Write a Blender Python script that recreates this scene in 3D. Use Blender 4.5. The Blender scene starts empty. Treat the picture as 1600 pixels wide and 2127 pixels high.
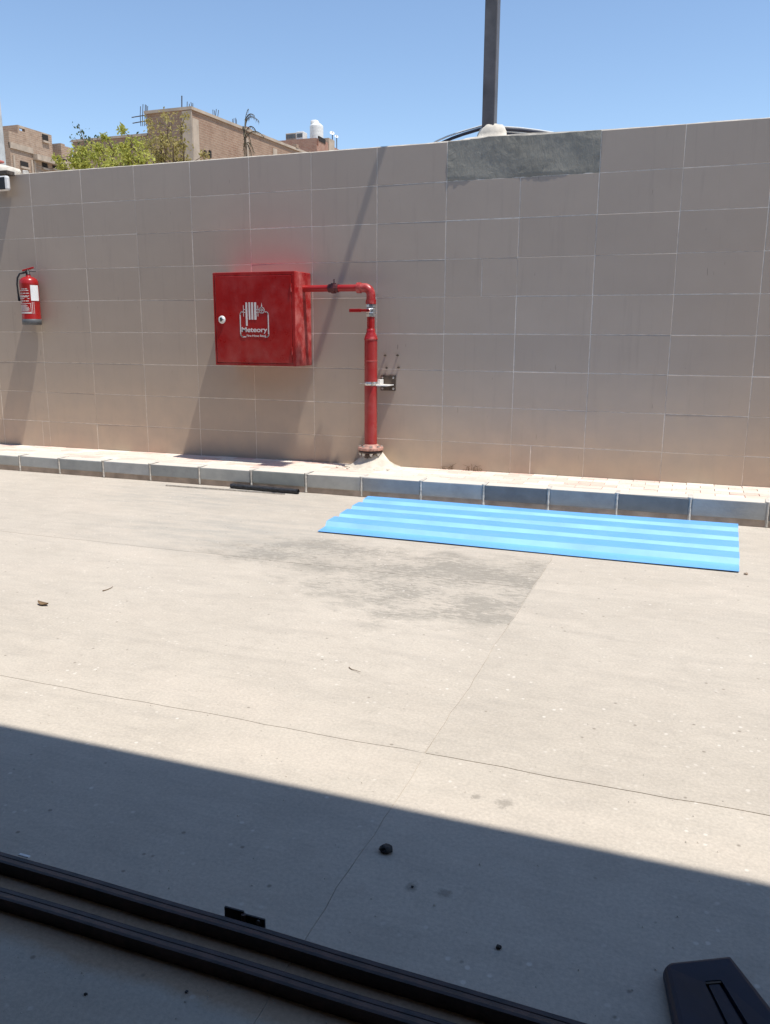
import bpy, bmesh, math, random
from mathutils import Vector, Matrix, Quaternion
random.seed(7)
R = math.radians
S = bpy.context.scene
COL = S.collection

# ------------------------------------------------------------------ camera
CAM = Vector((6.182, -6.843, 1.309))
YAW, PITCH, ROLL, F, CX, CY = R(20.056), R(-12.147), R(-0.278), 1726.04, 800.0, 1063.5
cd = bpy.data.cameras.new('camera'); cam = bpy.data.objects.new('camera', cd); COL.objects.link(cam)
CROT = Matrix.Rotation(YAW, 3, 'Z') @ Matrix.Rotation(PITCH, 3, 'X') @ Matrix.Rotation(ROLL, 3, 'Y')
cam.matrix_world = Matrix.Translation(CAM) @ (CROT @ Matrix.Rotation(R(90), 3, 'X')).to_4x4()
cd.sensor_fit = 'VERTICAL'; cd.sensor_height = 24.0; cd.sensor_width = 18.0
cd.lens = 24.0 * F / 2127.0
cd.clip_start = 0.05; cd.clip_end = 2000
S.camera = cam

# ------------------------------------------------------------------ world, sun, exposure
SUN = Vector((0.365, -0.088, 1.0)).normalized()
EL = math.asin(SUN.z); AZ = math.atan2(SUN.x, SUN.y)
w = bpy.data.worlds.new('World'); S.world = w; w.use_nodes = True
nt = w.node_tree; nt.nodes.clear()
sky = nt.nodes.new('ShaderNodeTexSky'); sky.sky_type = 'NISHITA'; sky.sun_disc = False
sky.sun_elevation = EL; sky.sun_rotation = AZ
sky.air_density = 1.0; sky.dust_density = 0.05; sky.ozone_density = 2.1; sky.altitude = 50
bg = nt.nodes.new('ShaderNodeBackground'); bg.inputs[1].default_value = 0.13
wo = nt.nodes.new('ShaderNodeOutputWorld')
nt.links.new(sky.outputs[0], bg.inputs[0]); nt.links.new(bg.outputs[0], wo.inputs[0])
sl = bpy.data.lights.new('sun', 'SUN'); sl.energy = 3.7; sl.angle = R(0.53); sl.color = (1.0, 0.965, 0.90)
so = bpy.data.objects.new('sun', sl); COL.objects.link(so)
so.rotation_euler = SUN.to_track_quat('Z', 'Y').to_euler(); so.location = (0, 0, 30)
S.view_settings.view_transform = 'Standard'; S.view_settings.look = 'None'
S.view_settings.exposure = 0.47; S.view_settings.gamma = 1.0; S.view_settings.use_curve_mapping = False

# ------------------------------------------------------------------ where things stand (measuring helpers)
def ray(px, py): return CROT @ Vector(((px-CX)/F, 1.0, -(py-CY)/F))
def on_y(px, py, y): d = ray(px, py); return CAM + d*((y-CAM.y)/d.y)
def on_x(px, py, x): d = ray(px, py); return CAM + d*((x-CAM.x)/d.x)
def on_z(px, py, z): d = ray(px, py); return CAM + d*((z-CAM.z)/d.z)

# ------------------------------------------------------------------ material helpers
class M:
    def __init__(s, name, base=(.5, .5, .5), rough=.6, metal=0., spec=.5):
        s.m = bpy.data.materials.new(name); s.m.use_nodes = True
        s.n = s.m.node_tree.nodes; s.l = s.m.node_tree.links
        s.b = s.n['Principled BSDF']
        s.b.inputs['Base Color'].default_value = (*base, 1); s.b.inputs['Roughness'].default_value = rough
        s.b.inputs['Metallic'].default_value = metal; s.b.inputs['Specular IOR Level'].default_value = spec
        s._pos = None
    def node(s, t, **k):
        n = s.n.new(t)
        for a, v in k.items(): setattr(n, a, v)
        return n
    def pos(s, scale=(1, 1, 1), loc=(0, 0, 0), world=True, rot=(0, 0, 0)):
        if world:
            g = s.node('ShaderNodeNewGeometry').outputs['Position']
        else:
            g = s.node('ShaderNodeTexCoord').outputs['Object']
        mp = s.node('ShaderNodeMapping'); mp.inputs['Scale'].default_value = scale
        mp.inputs['Location'].default_value = loc; mp.inputs['Rotation'].default_value = rot
        s.l.new(g, mp.inputs[0]); return mp.outputs[0]
    def noise(s, scale, detail=4, rough=.55, vec=None, dist=0.):
        n = s.node('ShaderNodeTexNoise'); n.inputs['Scale'].default_value = scale
        n.inputs['Detail'].default_value = detail; n.inputs['Roughness'].default_value = rough
        n.inputs['Distortion'].default_value = dist
        s.l.new(vec if vec is not None else s.pos(), n.inputs['Vector']); return n.outputs[0]
    def voro(s, scale, vec=None, feat='F1', rnd=1.):
        n = s.node('ShaderNodeTexVoronoi', feature=feat); n.inputs['Scale'].default_value = scale
        n.inputs['Randomness'].default_value = rnd
        s.l.new(vec if vec is not None else s.pos(), n.inputs['Vector']); return n
    def ramp(s, fac, a, b, ca=0., cb=1.):
        n = s.node('ShaderNodeMapRange', clamp=True); n.inputs[1].default_value = a; n.inputs[2].default_value = b
        n.inputs[3].default_value = ca; n.inputs[4].default_value = cb
        s.l.new(fac, n.inputs[0]); return n.outputs[0]
    def math(s, op, a, b=None):
        n = s.node('ShaderNodeMath', operation=op)
        for i, v in enumerate((a, b)):
            if v is None: continue
            if isinstance(v, (int, float)): n.inputs[i].default_value = v
            else: s.l.new(v, n.inputs[i])
        return n.outputs[0]
    def mix(s, fac, a, b, mode='MIX'):
        n = s.node('ShaderNodeMix', data_type='RGBA', blend_type=mode)
        for i, v in ((0, fac), (6, a), (7, b)):
            if isinstance(v, (int, float)): n.inputs[i].default_value = v
            elif isinstance(v, tuple): n.inputs[i].default_value = (*v, 1)
            else: s.l.new(v, n.inputs[i])
        return n.outputs[2]
    def color(s, c): s.l.new(c, s.b.inputs['Base Color'])
    def rough(s, r): s.l.new(r, s.b.inputs['Roughness'])
    def bump(s, h, strength=.3, dist=.01):
        n = s.node('ShaderNodeBump'); n.inputs['Strength'].default_value = strength; n.inputs['Distance'].default_value = dist
        s.l.new(h, n.inputs['Height']); s.l.new(n.outputs[0], s.b.inputs['Normal'])
    def objcolor(s): return s.node('ShaderNodeObjectInfo').outputs['Color']
    def objrand(s): return s.node('ShaderNodeObjectInfo').outputs['Random']
    def xyz(s):
        n = s.node('ShaderNodeSeparateXYZ'); s.l.new(s.node('ShaderNodeNewGeometry').outputs['Position'], n.inputs[0]); return n.outputs

def simple(name, base, rough=.6, metal=0., var=.25, scale=8., bump=.1, spec=.5):
    m = M(name, base, rough, metal, spec)
    f = m.ramp(m.noise(scale, 5), .3, .7, 1-var, 1+var)
    c = m.mix(1.0, base, f, 'MULTIPLY')
    m.color(c)
    if bump: m.bump(m.noise(scale*12, 3), bump, .002)
    return m.m

# --- concrete yard
def mat_concrete():
    m = M('yard_concrete', rough=.85, spec=.3)
    x, y, z = m.xyz()
    big = m.noise(.55, 5, .6)
    col = m.mix(m.ramp(big, .3, .7), (.485, .427, .353), (.55, .486, .405))
    mid = m.noise(3.2, 6, .65, dist=.4)
    col = m.mix(m.ramp(mid, .45, .75, 0, .35), col, (.42, .365, .30))
    mot = m.noise(9.0, 7, .68, m.pos((1, 1.5, 1)), .5)
    col = m.mix(m.ramp(mot, .52, .70, 0, .30), col, (.37, .325, .27))
    col = m.mix(m.ramp(mot, .46, .32, 0, .30), col, (.63, .555, .46))
    streak = m.noise(1.0, 7, .7, m.pos((2.2, 11, 1), rot=(0, 0, R(4))))
    col = m.mix(m.ramp(streak, .5, .68, 0, .42), col, (.40, .355, .30))
    lt = m.noise(1.0, 5, .6, m.pos((.9, 2.4, 1), (7, 3, 0)))
    col = m.mix(m.ramp(lt, .52, .7, 0, .45), col, (.60, .52, .43))
    # grey worn patch beside the sheet, ending at the slab joint
    def blob(cx, cy, rx, ry):
        a = m.math('POWER', m.math('DIVIDE', m.math('SUBTRACT', x, cx), rx), 2.)
        b = m.math('POWER', m.math('DIVIDE', m.math('SUBTRACT', y, cy), ry), 2.)
        return m.math('SQRT', m.math('ADD', a, b))
    d = m.math('MINIMUM', blob(5.05, -2.72, .82, .66), blob(4.2, -2.42, .75, .36))
    wobn = m.noise(1.0, 7, .7, m.pos((3.2, 5.5, 1), (3, 8, 0)), .4)
    dd = m.math('ADD', d, m.math('MULTIPLY', m.math('SUBTRACT', wobn, .5), 1.7))
    mask = m.ramp(dd, 1.08, .72, 0, 1)
    cut = m.ramp(x, 5.485, 5.470, 0, 1)
    tex = m.noise(1.0, 8, .75, m.pos((19, 46, 1), (1, 4, 0), rot=(0, 0, R(5))), .3)
    dens = m.noise(2.4, 4, .6, m.pos((1, 1.4, 1), (9, 2, 0)))
    pm = m.math('MULTIPLY', m.math('MULTIPLY', mask, cut), m.ramp(m.math('ADD', tex, m.math('MULTIPLY', m.math('SUBTRACT', dens, .5), .8)), .42, .56, .18, 1))
    pm = m.math('MULTIPLY', pm, .74)
    col = m.mix(pm, col, (.262, .238, .20))
    d2 = m.math('MINIMUM', blob(2.6, -1.15, 1.1, .55), blob(3.3, -2.1, 1.0, .6))
    pm2 = m.math('MULTIPLY', m.ramp(d2, 1.2, .3, 0, .5), m.ramp(streak, .38, .6))
    col = m.mix(pm2, col, (.36, .345, .31))
    for (sx_, sy_, sr_) in ((5.771, -4.711, .030), (5.688, -4.707, .018), (5.72, -5.146, .02), (5.64, -5.152, .02)):
        sn = m.math('ADD', blob(sx_, sy_, sr_, sr_), m.math('MULTIPLY', m.math('SUBTRACT', m.noise(45, 5, .7), .5), 2.2))
        col = m.mix(m.ramp(sn, 1.0, .5, 0, .5), col, (.20, .175, .145))
    # reddish dust swept against the rails
    for (yc, wy) in ((-5.497, .045), (-5.60, .05)):
        bn = m.math('ADD', m.math('ABSOLUTE', m.math('DIVIDE', m.math('SUBTRACT', y, yc), wy)), m.math('MULTIPLY', m.math('SUBTRACT', m.noise(7, 5, .7), .5), 1.6))
        col = m.mix(m.ramp(bn, 1.1, .3, 0, .7), col, (.42, .27, .16))
    col = m.mix(1.0, col, m.objcolor(), 'MULTIPLY')
    # fine grain, pale flecks, dark pits
    gr = m.noise(95, 4, .7)
    col = m.mix(1.0, col, m.ramp(gr, .25, .75, .84, 1.15), 'MULTIPLY')
    v = m.voro(42); vr = m.node('ShaderNodeSeparateColor'); m.l.new(v.outputs['Color'], vr.inputs[0])
    fl = m.math('MULTIPLY', m.ramp(v.outputs['Distance'], .32, .18), m.ramp(vr.outputs[0], .88, .90))
    fl = m.math('MULTIPLY', fl, m.ramp(m.noise(2.1, 3), .42, .62))
    col = m.mix(m.math('MULTIPLY', fl, .7), col, (.74, .68, .6))
    v2 = m.voro(26, m.pos(loc=(5, 2, 1))); vr2 = m.node('ShaderNodeSeparateColor'); m.l.new(v2.outputs['Color'], vr2.inputs[0])
    pt = m.math('MULTIPLY', m.ramp(v2.outputs['Distance'], .2, .1), m.ramp(vr2.outputs[1], .935, .945))
    col = m.mix(m.math('MULTIPLY', pt, .6), col, (.16, .13, .1))
    m.color(col)
    h = m.math('ADD', m.math('MULTIPLY', gr, .5), m.math('ADD', m.math('MULTIPLY', streak, .8), m.math('MULTIPLY', pm, -.6)))
    m.bump(h, .35, .004)
    return m.m

def mat_tile():
    m = M('wall_tile_glaze', rough=.5, spec=.45)
    rnd = m.objrand()
    base = m.mix(rnd, (.415, .335, .268), (.45, .365, .292))
    n = m.noise(2.3, 5, .6)
    base = m.mix(m.ramp(n, .35, .7, 0, .3), base, (.35, .282, .228))
    st = m.noise(1.0, 4, .65, m.pos((16, 16, 1.2)))
    base = m.mix(m.ramp(st, .56, .74, 0, .19), base, (.20, .165, .14))
    sc = m.noise(1.0, 2, .5, m.pos((46, 20, 7), (3, 0, 5)))
    base = m.mix(m.ramp(sc, .73, .77, 0, .55), base, (.12, .10, .085))
    # dust and warm ground bounce painted in, stronger toward the wall foot
    x, y, z = m.xyz()
    du = m.math('MULTIPLY', m.ramp(z, 1.15, .16), m.ramp(m.noise(5, 5), .25, .7, .25, .9))
    base = m.mix(m.math('MULTIPLY', du, .9), base, (.62, .47, .335))
    m.color(base)
    m.rough(m.ramp(m.noise(6, 4), .3, .7, .42, .62))
    m.bump(m.noise(1.0, 3, .5, m.pos((9, 9, 9))), .10, .004)
    return m.m

def mat_kerb():
    m = M('kerb_cement', rough=.8, spec=.3)
    c = m.objcolor()
    n = m.noise(7, 6, .6)
    c = m.mix(m.ramp(n, .35, .7, 0, .5), c, m.mix(1.0, c, (.55, .56, .6), 'MULTIPLY'))
    c = m.mix(m.ramp(m.noise(3.1, 5), .55, .75, 0, .35), c, (.50, .48, .44))
    # tops are dusty, cream
    nz = m.node('ShaderNodeSeparateXYZ'); m.l.new(m.node('ShaderNodeNewGeometry').outputs['True Normal'], nz.inputs[0])
    c = m.mix(m.ramp(nz.outputs[2], .5, .8), c, (.66, .60, .52))
    m.color(c); m.bump(m.noise(60, 4), .3, .004); return m.m

def mat_paver():
    m = M('paver_cement', rough=.85, spec=.3)
    c = m.objcolor()
    c = m.mix(m.ramp(m.noise(9, 6, .65), .4, .7, 0, .45), c, (.72, .66, .57))
    c = m.mix(m.ramp(m.noise(30, 4), .55, .8, 0, .35), c, (.4, .3, .24))
    m.color(c); m.bump(m.noise(80, 4), .3, .003); return m.m

def mat_red(name='red_paint', faded=.0):
    m = M(name, rough=.33, spec=.5)
    c = m.mix(m.ramp(m.noise(3.5, 5), .35, .7), (.33, .010, .010), (.39, .016, .014))
    d = m.noise(7.5, 6, .65)
    x, y, z = m.xyz()
    if faded:
        c = m.mix(m.math('MULTIPLY', m.ramp(d, .45, .68), faded), c, (.60, .17, .145))
        low = m.math('MULTIPLY', m.ramp(z, 1.36, 1.08), m.ramp(m.noise(4.3, 6, .7), .42, .7))
        c = m.mix(m.math('MULTIPLY', low, .35), c, (.42, .16, .13))
    m.color(c); m.rough(m.ramp(d, .35, .7, .26, .5))
    m.bump(m.noise(9, 3), .08, .004); return m.m

def mat_brick(name, a, b, mort, scale=1.0):
    m = M(name, rough=.9, spec=.2)
    br = m.node('ShaderNodeTexBrick'); br.inputs['Color1'].default_value = (*a, 1); br.inputs['Color2'].default_value = (*b, 1)
    br.inputs['Mortar'].default_value = (*mort, 1); br.inputs['Scale'].default_value = scale
    br.inputs['Brick Width'].default_value = .25; br.inputs['Row Height'].default_value = .085; br.inputs['Mortar Size'].default_value = .014
    x, y, z = m.xyz(); cb = m.node('ShaderNodeCombineXYZ')
    m.l.new(m.math('ADD', x, y), cb.inputs[0]); m.l.new(z, cb.inputs[1]); m.l.new(cb.outputs[0], br.inputs['Vector'])
    c = m.mix(m.ramp(m.noise(.8, 6, .65), .35, .7, 0, .7), br.outputs[0], mort)
    c = m.mix(m.ramp(m.noise(2.6, 6, .7), .45, .75, 0, .55), c, tuple(.6*v for v in a))
    m.color(c); m.bump(br.outputs[1], .5, .02); return m.m

MAT = {}
MAT['concrete'] = mat_concrete()
MAT['tile'] = mat_tile()
MAT['kerb'] = mat_kerb()
MAT['paver'] = mat_paver()
MAT['red'] = mat_red('red_paint', .07)
MAT['red_side'] = mat_red('red_paint_scuffed', .85)
def mat_dust():
    m = M('joint_dust', rough=.95, spec=.2)
    m.color(m.mix(m.ramp(m.noise(2.2, 6, .7), .50, .66), (.50, .44, .36), (.25, .21, .165))); return m.m
MAT['dust'] = mat_dust()
MAT['grout'] = simple('grout', (.80, .73, .63), .9, scale=15)
MAT['mortar'] = simple('pale_mortar', (.56, .52, .46), .9, var=.3, scale=30, bump=.4)
MAT['plinth'] = simple('kerb_base_cement', (.30, .25, .20), .9, scale=9, bump=.3)
MAT['plaster'] = simple('cream_plaster', (.64, .57, .47), .9, var=.22, scale=14, bump=.5)
MAT['blue'] = None
MAT['white'] = simple('white_paint', (.74, .72, .68), .5, var=.1)
MAT['print'] = simple('printed_white', (.66, .60, .57), .5, var=.15, bump=0)
MAT['paper'] = simple('white_paper', (.82, .82, .80), .6, var=.06)
MAT['chrome'] = simple('worn_chrome', (.62, .60, .57), .3, .9, var=.3, scale=40)
MAT['black'] = simple('black_rubber', (.018, .018, .02), .5, var=.3)
MAT['darksteel'] = simple('dark_painted_steel', (.040, .020, .016), .36, .0, var=.7, scale=22, bump=.35, spec=.5)
MAT['brownsteel'] = simple('rusty_brown_steel', (.10, .075, .055), .6, .3, var=.5, scale=25)
MAT['grey'] = simple('grey_plastic', (.11, .115, .12), .5, var=.2)
MAT['navy'] = simple('navy_plastic', (.005, .010, .028), .42, var=.3, bump=.1, spec=.25)
MAT['stone'] = simple('dark_stone', (.035, .033, .033), .8, var=.5, scale=60, bump=.6)
MAT['grit'] = simple('pale_grit', (.55, .5, .43), .9, var=.3, scale=90)
MAT['twig'] = simple('dry_twig', (.16, .10, .05), .8, var=.4, scale=50)
MAT['polesteel'] = simple('pole_steel', (.105, .092, .09), .5, .0, var=.35, scale=6, bump=.2)
MAT['brick_main'] = mat_brick('brick_main', (.30, .175, .12), (.37, .235, .165), (.38, .28, .205))
MAT['brick_far'] = mat_brick('brick_far', (.40, .18, .13), (.44, .23, .165), (.42, .28, .21))
MAT['brick_left'] = mat_brick('brick_left', (.34, .22, .155), (.42, .29, .205), (.45, .345, .26), .55)
MAT['frame'] = simple('concrete_frame', (.43, .345, .265), .9, var=.2, scale=2)
MAT['soffit'] = simple('dark_soffit_paint', (.07, .07, .075), .8)
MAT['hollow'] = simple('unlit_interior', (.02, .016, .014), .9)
MAT['rebar'] = simple('rebar_steel', (.07, .055, .05), .7)
MAT['terrain'] = simple('dusty_ground', (.40, .33, .25), .95, scale=.4)
MAT['bark'] = simple('bark', (.16, .11, .075), .9, var=.35, scale=12)

def mat_leaf(name, a, b):
    m = M(name, rough=.55, spec=.3)
    m.color(m.mix(m.ramp(m.noise(3.0, 4), .3, .7), a, b))
    m.b.inputs['Transmission Weight'].default_value = 0
    tr = m.node('ShaderNodeBsdfTranslucent'); tr.inputs[0].default_value = (*[min(1, v*1.2) for v in b], 1)
    mx = m.node('ShaderNodeMixShader'); mx.inputs[0].default_value = .3
    out = m.n['Material Output']
    m.l.new(m.b.outputs[0], mx.inputs[1]); m.l.new(tr.outputs[0], mx.inputs[2]); m.l.new(mx.outputs[0], out.inputs[0])
    return m.m
MAT['leaf_a'] = mat_leaf('leaf_yellow_green', (.30, .33, .05), (.50, .48, .12))
MAT['leaf_b'] = mat_leaf('leaf_olive', (.26, .22, .06), (.42, .34, .13))
MAT['frond'] = mat_leaf('dry_frond', (.10, .08, .05), (.17, .14, .09))

def mat_blue():
    m = M('blue_coated_steel', rough=.42, spec=.6)
    c = m.mix(m.ramp(m.noise(2.2, 5), .35, .7), (.10, .41, .90), (.13, .45, .90))
    c = m.mix(m.ramp(m.noise(1.0, 6, .6, m.pos((3, 14, 1))), .5, .75, 0, .35), c, (.20, .46, .80))
    m.color(c); m.rough(m.ramp(m.noise(5, 5), .3, .7, .36, .52)); m.b.inputs['Coat Weight'].default_value = 1.0; m.b.inputs['Coat Roughness'].default_value = .60; m.b.inputs['Coat IOR'].default_value = 1.9
    m.bump(m.noise(2.5, 3), .08, .01); return m.m
MAT['blue'] = mat_blue()
MAT['blue_glare'] = simple('blue_painted_glare', (.31, .61, .89), .6, var=.14, scale=3, spec=.6)

def mat_patch():
    m = M('grey_cement_patch', rough=.9, spec=.25)
    c = m.mix(m.ramp(m.noise(2.6, 6, .65), .35, .68), (.255, .236, .195), (.345, .318, .265))
    c = m.mix(m.ramp(m.noise(1.0, 6, .7, m.pos((9, 9, 3.2)), 1.2), .55, .75, 0, .5), c, (.37, .335, .275))
    m.color(c)
    h = m.math('ADD', m.noise(4, 6, .6, dist=1.), m.math('MULTIPLY', m.noise(1.0, 5, .7, m.pos((22, 22, 9)), 1.), .6))
    m.bump(h, .55, .02); return m.m
MAT['patch'] = mat_patch()

# ------------------------------------------------------------------ mesh helpers
class MB:
    def __init__(s): s.v = []; s.f = []; s.sm = []
    def add(s, vs, fs, smooth=False):
        o = len(s.v); s.v += [tuple(v) for v in vs]; s.f += [tuple(i+o for i in f) for f in fs]; s.sm += [smooth]*len(fs); return s
    def box(s, a, b, rot=None, bevel=0.):
        x0, y0, z0 = a; x1, y1, z1 = b
        if bevel:
            bm = bmesh.new(); bmesh.ops.create_cube(bm, size=1)
            for v in bm.verts: v.co = Vector(((x0+x1)/2+v.co.x*(x1-x0), (y0+y1)/2+v.co.y*(y1-y0), (z0+z1)/2+v.co.z*(z1-z0)))
            bmesh.ops.bevel(bm, geom=bm.edges[:], offset=bevel, segments=2, affect='EDGES', profile=.5)
            bm.verts.index_update(); vs = [v.co.copy() for v in bm.verts]; fs = [[v.index for v in f.verts] for f in bm.faces]; bm.free()
            if rot: vs = [rot @ v for v in vs]
            return s.add(vs, fs)
        vs = [Vector(p) for p in ((x0,y0,z0),(x1,y0,z0),(x1,y1,z0),(x0,y1,z0),(x0,y0,z1),(x1,y0,z1),(x1,y1,z1),(x0,y1,z1))]
        if rot: vs = [rot @ v for v in vs]
        return s.add(vs, [(0,3,2,1),(4,5,6,7),(0,1,5,4),(1,2,6,5),(2,3,7,6),(3,0,4,7)])
    def tube(s, pts, r, n=10, cap=True):
        pts = [Vector(p) for p in pts]; rs = r if isinstance(r, (list, tuple)) else [r]*len(pts)
        vs = []; up = Vector((0, 0, 1)); prev = None
        for i, p in enumerate(pts):
            t = (pts[min(i+1, len(pts)-1)] - pts[max(i-1, 0)]).normalized()
            if prev is None:
                a = t.orthogonal().normalized()
            else:
                a = (prev - t*prev.dot(t)).normalized()
            prev = a; b = t.cross(a)
            vs += [p + (a*math.cos(2*math.pi*k/n) + b*math.sin(2*math.pi*k/n))*rs[i] for k in range(n)]
        fs = [(i*n+k, i*n+(k+1) % n, (i+1)*n+(k+1) % n, (i+1)*n+k) for i in range(len(pts)-1) for k in range(n)]
        s.add(vs, fs, True)
        if cap:
            s.add(vs[:n], [tuple(range(n-1, -1, -1))]); s.add(vs[-n:], [tuple(range(n))])
        return s
    def lathe(s, prof, c=(0, 0, 0), n=28, axis='Z', smooth=True):
        vs = []; c = Vector(c)
        for r, z in prof:
            for k in range(n):
                a = 2*math.pi*k/n; p = Vector((r*math.cos(a), r*math.sin(a), z))
                if axis == 'X': p = Vector((p.z, p.x, p.y))
                if axis == 'Y': p = Vector((p.x, -p.z, p.y))
                vs.append(c+p)
        fs = [(i*n+k, i*n+(k+1) % n, (i+1)*n+(k+1) % n, (i+1)*n+k) for i in range(len(prof)-1) for k in range(n)]
        s.add(vs, fs, smooth)
        if prof[0][0] > 1e-5: s.add(vs[:n], [tuple(range(n-1, -1, -1))])
        if prof[-1][0] > 1e-5: s.add(vs[-n:], [tuple(range(n))])
        return s
    def prism(s, poly, z0, z1):
        n = len(poly); vs = [(x, y, z0) for x, y in poly]+[(x, y, z1) for x, y in poly]
        return s.add(vs, [tuple(range(n-1, -1, -1)), tuple(range(n, 2*n))]+[(i, (i+1) % n, (i+1) % n+n, i+n) for i in range(n)])
    def mesh(s, name, mat):
        me = bpy.data.meshes.new(name); me.from_pydata(s.v, [], s.f); me.materials.append(mat)
        me.polygons.foreach_set('use_smooth', s.sm); me.update(); return me
    def build(s, name, mat, parent=None):
        return link(name, s.mesh(name, mat), parent)

def link(name, me, parent=None, loc=None):
    o = bpy.data.objects.new(name, me); COL.objects.link(o)
    if parent is not None: o.parent = parent
    if loc is not None: o.location = loc
    return o
def tag(o, label=None, cat=None, group=None, kind=None):
    if label: o['label'] = label
    if cat: o['category'] = cat
    if group: o['group'] = group
    if kind: o['kind'] = kind
    return o
def thing(name, label=None, cat=None, group=None, kind=None):
    e = bpy.data.objects.new(name, None); COL.objects.link(e); e.empty_display_size = .1
    return tag(e, label, cat, group, kind)
def rebase(e, loc):
    """move the Empty to the base of its thing, leaving its parts where they are"""
    e.location = loc; mi = Matrix.Translation(-Vector(loc))
    for c in e.children: c.matrix_parent_inverse = mi
    return e

# ================================================================== SETTING
g = MB(); g.add([(-900,-900,-.03),(900,-900,-.03),(900,900,-.03),(-900,900,-.03)], [(0,1,2,3)])
tag(g.build('ground', MAT['terrain']), kind='structure')

yard = thing('yard', kind='structure')
MB().box((-6, -13, -.02), (14, -.60, -.0016)).build('joint_filler', MAT['dust'], yard)
def wob(k, t): return .0035*math.sin(t*7.3+k*1.7)+.002*math.sin(t*19.1+k*3.1)+.0015*math.sin(t*43+k)
XS = [-5.40, -1.78, 1.855, 5.475, 9.10, 12.7]; YS = [-12.1, -10.25, -8.38, -6.39, -4.517, -2.645, -.655]
SL = [1.0, .955, 1.03, .97, 1.015]
for i in range(5):
    for j in range(6):
        gap = .0010; per = []
        x0, x1, y0, y1 = XS[i], XS[i+1], YS[j], YS[j+1]
        n = 44; m_ = 24
        for k in range(n): t = x0+(x1-x0)*k/n; per.append((t, y0+gap+wob(j+10, t)))
        for k in range(m_): t = y0+(y1-y0)*k/m_; per.append((x1-gap+wob(i+1, t), t))
        for k in range(n): t = x1-(x1-x0)*k/n; per.append((t, y1-gap+wob(j+11, t)))
        for k in range(m_): t = y1-(y1-y0)*k/m_; per.append((x0+gap+wob(i, t), t))
        MB().prism(per, -.05, random.uniform(-.0004, .0008)).build('concrete_slab', MAT['concrete'], yard).color = (*[SL[(i*3+j) % len(SL)]*q for q in (1, 1, 1)], 1)

# --- raised strip along the wall: kerb stones and pavers
def ledge(x): return .147+.0045*x
strip = thing('pavement', kind='structure')
MB().box((-4, -.645, -.01), (11, 0.0, .120)).build('bed', simple('bed_sand', (.44, .35, .28), .95), strip)
random.seed(3)
pal = [(.72,.50,.41),(.76,.59,.49),(.78,.69,.58),(.74,.55,.46),(.77,.64,.54)]
pm_ = MB(); pm_.box((-.0985,-.0485,-.03), (.0985,.0485,0), bevel=.003); pme = pm_.mesh('paver', MAT['paver'])
for r in range(5):
    y = -.455+.1005*r
    if y > -.03: continue
    for k in range(50):
        x = -1.5+k*.2+(.1 if r % 2 else 0)
        o = link('paver', pme, strip, (x, y, ledge(x)-.002+random.uniform(-.0012, .0012)))
        o.rotation_euler = (random.gauss(0, .006), random.gauss(0, .003), random.gauss(0, .006))
        c = random.choice(pal); q = random.uniform(.9, 1.08); o.color = (*[min(.8, v*q) for v in c], 1)
kerb = thing('kerb', kind='structure')
MB().box((-4, -.640, -.02), (11, -.60, .06)).build('kerb_base', MAT['plinth'], kerb)
JX = [0.196,.665,1.165,1.675,2.185,2.700,3.215,3.715,4.222,4.731,5.230,5.730,6.235,6.742]
while JX[0] > -2.5: JX.insert(0, JX[0]-.502)
while JX[-1] < 9.5: JX.append(JX[-1]+.505)
random.seed(11)
kc = {3:(.27,.275,.265)}
def kcol(x):
    t = min(1, max(0, (x-2.6)/1.6))
    a = (.47,.47,.44); b = (.40,.42,.435)
    q = random.uniform(.78, 1.12); return tuple((a[i]*(1-t)+b[i]*t)*q for i in range(3))
KC = {.196: (.45,.46,.45), .665: (.37,.385,.38), 1.165: (.46,.47,.47), 1.675: (.36,.375,.37), 2.185: (.47,.475,.45), 2.7: (.36,.38,.36), 3.215: (.49,.485,.45),
      3.715: (.35,.36,.36), 4.222: (.43,.435,.42), 4.731: (.225,.225,.22), 5.23: (.35,.35,.335), 5.73: (.225,.225,.215), 6.235: (.42,.42,.40), 6.742: (.24,.25,.26)}
for k in range(len(JX)-1):
    x0, x1 = JX[k]+.010, JX[k+1]-.010; L = x1-x0; h = ledge((x0+x1)/2)
    b = MB(); b.box((-L/2, 0, .050), (L/2, .145, h), bevel=.006)
    # worn, slightly chipped arris
    b.v = [(x+random.uniform(-.004, .004), y+random.uniform(0, .002), z+random.uniform(-.005, .001)) for x, y, z in b.v]
    o = b.build('kerb_stone', MAT['kerb'], kerb); o.location = ((x0+x1)/2, -.652, 0)
    o.color = (*KC.get(round(JX[k], 3), kcol(x0)), 1)
    # pale mortar smeared over the joint
    b = MB(); prof = []
    n = 9
    for i in range(n+1):
        z = .004+(h+.001-.004)*i/n; wd = .010+random.uniform(-.002, .004)+(.007 if i == n else 0); prof.append((z, wd, -.6535+random.uniform(-.0015, .001)))
    vs = []; 
    for z, wd, y in prof: vs += [(-wd, -.646, z), (0, y-.001, z), (wd, -.646, z)]
    vs += [(-.012, -.51, h+.001), (0, -.51, h+.001), (.012, -.51, h+.001)]
    fs = []
    for i in range(n+1): fs += [(3*i, 3*i+1, 3*i+4, 3*i+3), (3*i+1, 3*i+2, 3*i+5, 3*i+4)]
    o = b.add(vs, fs).build('mortar_joint', MAT['mortar'], kerb); o.location = (JX[k], 0, 0)

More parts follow.
